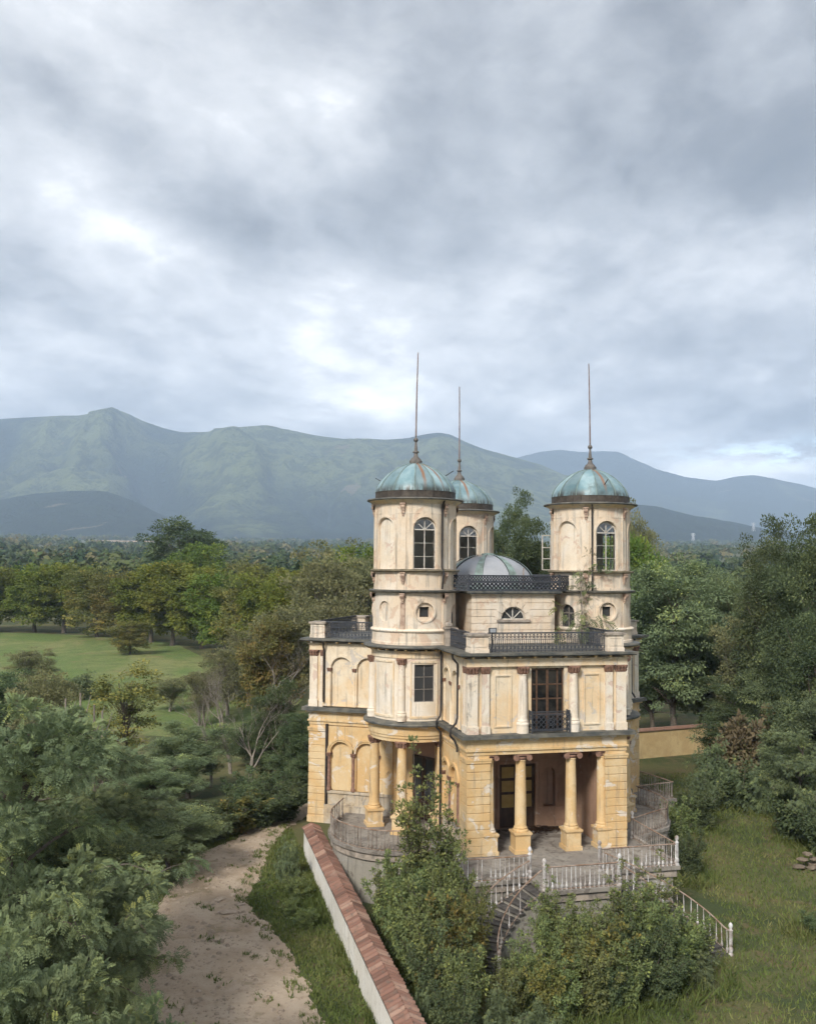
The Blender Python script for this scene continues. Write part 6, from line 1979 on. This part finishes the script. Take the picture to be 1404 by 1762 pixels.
# ---------- bare trees
def bare_mesh(seed, H, r0, depth=5, spread=.75):
    rs2 = random.Random(seed); m = MB()
    def grow(p, d, L, r, lev):
        pts = [p]; q = Vector(p); dd = Vector(d)
        for k in range(3):
            dd = (dd + Vector((rs2.uniform(-.2, .2), rs2.uniform(-.2, .2), rs2.uniform(-.05, .15)))).normalized(); q = q + dd * (L / 3); pts.append(q.copy())
        m.tube(pts, [r, r * .85, r * .7, r * .55], 6 if lev == 0 else 4 if lev < 3 else 3)
        if lev >= depth: return
        for k in range(rs2.choice((2, 3, 3)) + (1 if lev == 0 else 0)):
            s = pts[rs2.choice((1, 2, 3, 3))]
            nd = (dd + Vector((rs2.uniform(-1, 1), rs2.uniform(-1, 1), rs2.uniform(-.2, .5))) * spread).normalized()
            grow(s, nd, L * rs2.uniform(.6, .82), r * .5, lev + 1)
    grow(Vector((0, 0, -.1)), Vector((rs2.uniform(-.1, .1), rs2.uniform(-.1, .1), 1)), H * .36, r0, 0)
    return m
for px, D, h, sd, w in [(405, 65, 7.6, 3, 'bare leafless tree in front of the meadow'), (452, 72, 9.5, 5, 'second bare tree with pale twigs right of the first'), (515, 58, 5.5, 9, 'bare pale branches beside the left wing'),
                        (372, 61, 6.2, 13, 'small bare tree left of the leafless one'), (438, 58, 7.0, 21, 'bare tree with spreading twigs beside the ivy clad ones')]:
    o = thing('bare_tree', w, 'tree', at(px, D), 0, 'bare trees by the meadow')
    bare_mesh(sd, h, .125 * h / 7, 6).build('trunk', MAT['pale_bark'], o)
for px, D, yt, w in [(123, 55, 1205, 'dead stump leftmost behind the locust trees'), (148, 54, 1195, 'tallest dead stump behind the locust trees'), (172, 55, 1215, 'forked dead stump, third from left'), (186, 56, 1225, 'thin dead stump, rightmost')]:
    o = thing('dead_stump', w, 'stump', at(px, D), 0, 'dead stumps')
    h = top_z(yt, D); m = MB(); m.tube([(0, 0, -.1), (.05, .02, h * .5), (-.05, .0, h)], [.11, .09, .05], 7)
    m.tube([(0, 0, h * .7), (.35, 0, h * .86), (.5, 0, h * .98)], [.04, .03, .015], 5); m.build('trunk', MAT['pale_bark'], o)

# ---------- far wood: one mass
R = np.random.RandomState(9)
vs = []; rr_ = []
def forest(n, d0, d1, hmin, hmax, per, lk, x0=-260, x1=1680):
    D = np.sqrt(R.uniform(d0 * d0, d1 * d1, n)); px = R.uniform(x0, x1, n)
    keep = ~((px > 130) & (px < 285) & (D > 1500) & (D < 2150))
    D, px = D[keep], px[keep]; n = len(D)
    lat = (px - 702) / 1630 * D
    X = EYE.x + FW.x * D + RT.x * lat; Y = EYE.y + FW.y * D + RT.y * lat
    Zg = ground_z(np.hypot(X - EYE.x, Y - EYE.y)) + 7 * (fbm(X / 160, Y / 160, 4, 3) - .5)
    H = R.uniform(hmin, hmax, n) * (1 + .5 * (fbm(X / 90, Y / 90, 8, 2) - .4)); rad = H * R.uniform(.30, .50, n)
    tone = np.clip(.05 + .95 * R.rand(n) ** 1.2 * (0.4 + 1.1 * vnoise(X / 90, Y / 90, 15)), 0, 1)
    idx = np.repeat(np.arange(n), per); N = len(idx)
    d = unit(R.normal(size=(N, 3))); d[:, 2] = np.where(d[:, 2] < -.2, -d[:, 2], d[:, 2])
    rd = (.75 + .3 * R.rand(N)) * (1 + .18 * np.sin(d[:, 0] * 5 + idx) + .14 * np.cos(d[:, 1] * 6 + idx * 2))
    C = np.stack([X, Y, Zg + H * .55], 1)[idx] + d * np.stack([rad, rad, H * .45], 1)[idx] * rd[:, None]
    f = unit(R.normal(size=(N, 3))); nn = unit(d + .6 * R.normal(size=(N, 3))); f = unit(f - nn * (f * nn).sum(1, keepdims=True))
    L = (rad[idx] * R.uniform(.22, .50, N) * lk)
    vs.append(leaf_quads(C - f * L[:, None] * .5, f, nn, L, L * .42)); rr_.append(np.repeat(np.clip(tone[idx] + R.normal(size=N) * .10, 0, 1), 4))
forest(240, 215, 340, 8, 14, 400, .8)
forest(800, 340, 700, 9, 17, 160, 1.0)
forest(1300, 700, 1500, 9, 18, 70, 1.3)
forest(2500, 1500, 3100, 9, 19, 36, 1.6)
V_ = np.concatenate(vs); r_ = np.concatenate(rr_)
wood = link('far_wood', np_mesh('far_wood', V_, np.arange(len(V_)).reshape(-1, 4), r_, MAT['forest_leaf']))
tag(wood, 'distant wood stretching to the foot of the mountains', 'wood', None, 'stuff')

# ---------- grass: lawn right, verges left
def blades(name, pts, h, w, mat, label, seed):
    R2 = np.random.RandomState(seed)
    P = np.asarray(pts); N = len(P)
    a = R2.rand(N) * 6.283; hh = h * R2.uniform(.5, 1.4, N)
    d = np.stack([np.cos(a), np.sin(a), np.zeros(N)], 1); l = R2.normal(size=(N, 2)) * .45
    base = np.c_[P[:, :2], np.zeros(N)]
    tip = base + np.c_[l * hh[:, None], hh]
    ww = (w * R2.uniform(.6, 1.4, N))[:, None]
    V_ = np.stack([base - d * ww, base + d * ww, (base + tip) / 2 + d * ww * .8 + np.c_[l * .1 * hh[:, None], np.zeros(N)], tip], 1).reshape(-1, 3)
    rn = np.clip(.5 * fbm(P[:, 0] * .5, P[:, 1] * .5, 3, 3) * 1.4 + .45 * R2.rand(N), 0, 1)
    me = np_mesh(name, V_, np.arange(len(V_)).reshape(-1, 4), np.repeat(rn, 4), MAT[mat])
    return tag(link(name, me), label, 'grass', None, 'stuff')


def scatter(n, x0, x1, y0, y1, ok, seed):
    R2 = np.random.RandomState(seed); out = []
    while len(out) < n:
        x = R2.uniform(x0, x1, 4000); y = R2.uniform(y0, y1, 4000)
        for a, b_ in zip(x, y):
            if ok(a, b_): out.append((a, b_))
            if len(out) >= n: break
    return out
blades('lawn_grass', scatter(60000, -8, 24, -26, 14, lambda x, y: (y < -10.5 or x > 7) and not in_poly(x, y, outline), 1), .14, .024, 'grass_blade', 'short rough grass of the garden right of the wall', 2)
blades('verge_grass', scatter(34000, -19, -9.05, -24, 9, lambda x, y: (not in_poly(x, y, _path) or wob(x, y, 1.6, 5) > .62 or (x > -12.6 and wob(x, y, 2.3, 1) > .1 and not in_poly(x + .7, y, _path))) and x > -19, 3), .13, .024, 'grass_blade', 'grass on the verge between the track and the white wall', 4)


def near_any(x, y, L, d):
    return any((x - a) ** 2 + (y - b_) ** 2 < (d + r_) ** 2 for a, b_, r_ in L)
_bl = [(o.location.x, o.location.y, .9) for o in bpy.data.objects if o.get('group') in ('bushes growing over the front stairs', 'bushes in the right hand garden')]
blades('tall_weeds', scatter(9000, -8.1, 18, -19, 6, lambda x, y: not in_poly(x, y, outline) and near_any(x, y, _bl, .55) and wob(x, y, 1.1, 4) > -.25, 8), .42, .018, 'grass_blade', 'tall uncut weeds round the bushes and stair feet', 6)
blades('wall_weeds', scatter(5000, -10.6, -8.98, -24, 2, lambda x, y: x > -9.6 + .5 * wob(y, x, .8, 1) + (.5 if y < -8 else -.6), 9), .34, .02, 'grass_blade', 'weeds along the foot of the white wall', 7)

# ================================================================== AIR
m = MB(); m.box(EYE.x - 13000, EYE.x + 13000, EYE.y - 3000, EYE.y + 11200, -2.0, 1120.0)
hz = m.build('haze', None)
hm = bpy.data.materials.new('haze'); hm.use_nodes = True; t = NT(hm.node_tree); t.n.clear()
out = t.new('ShaderNodeOutputMaterial'); pv = t.new('ShaderNodeVolumePrincipled')
pv.inputs['Color'].default_value = (0.59, 0.755, 1.0, 1)
pv.inputs['Density'].default_value = 0.00016
pv.inputs['Anisotropy'].default_value = 0.0
t.l.new(pv.outputs[0], out.inputs['Volume'])
hz.data.materials.append(hm)
tag(hz, 'thin blue haze over the plain and mountains', 'haze', None, 'stuff')
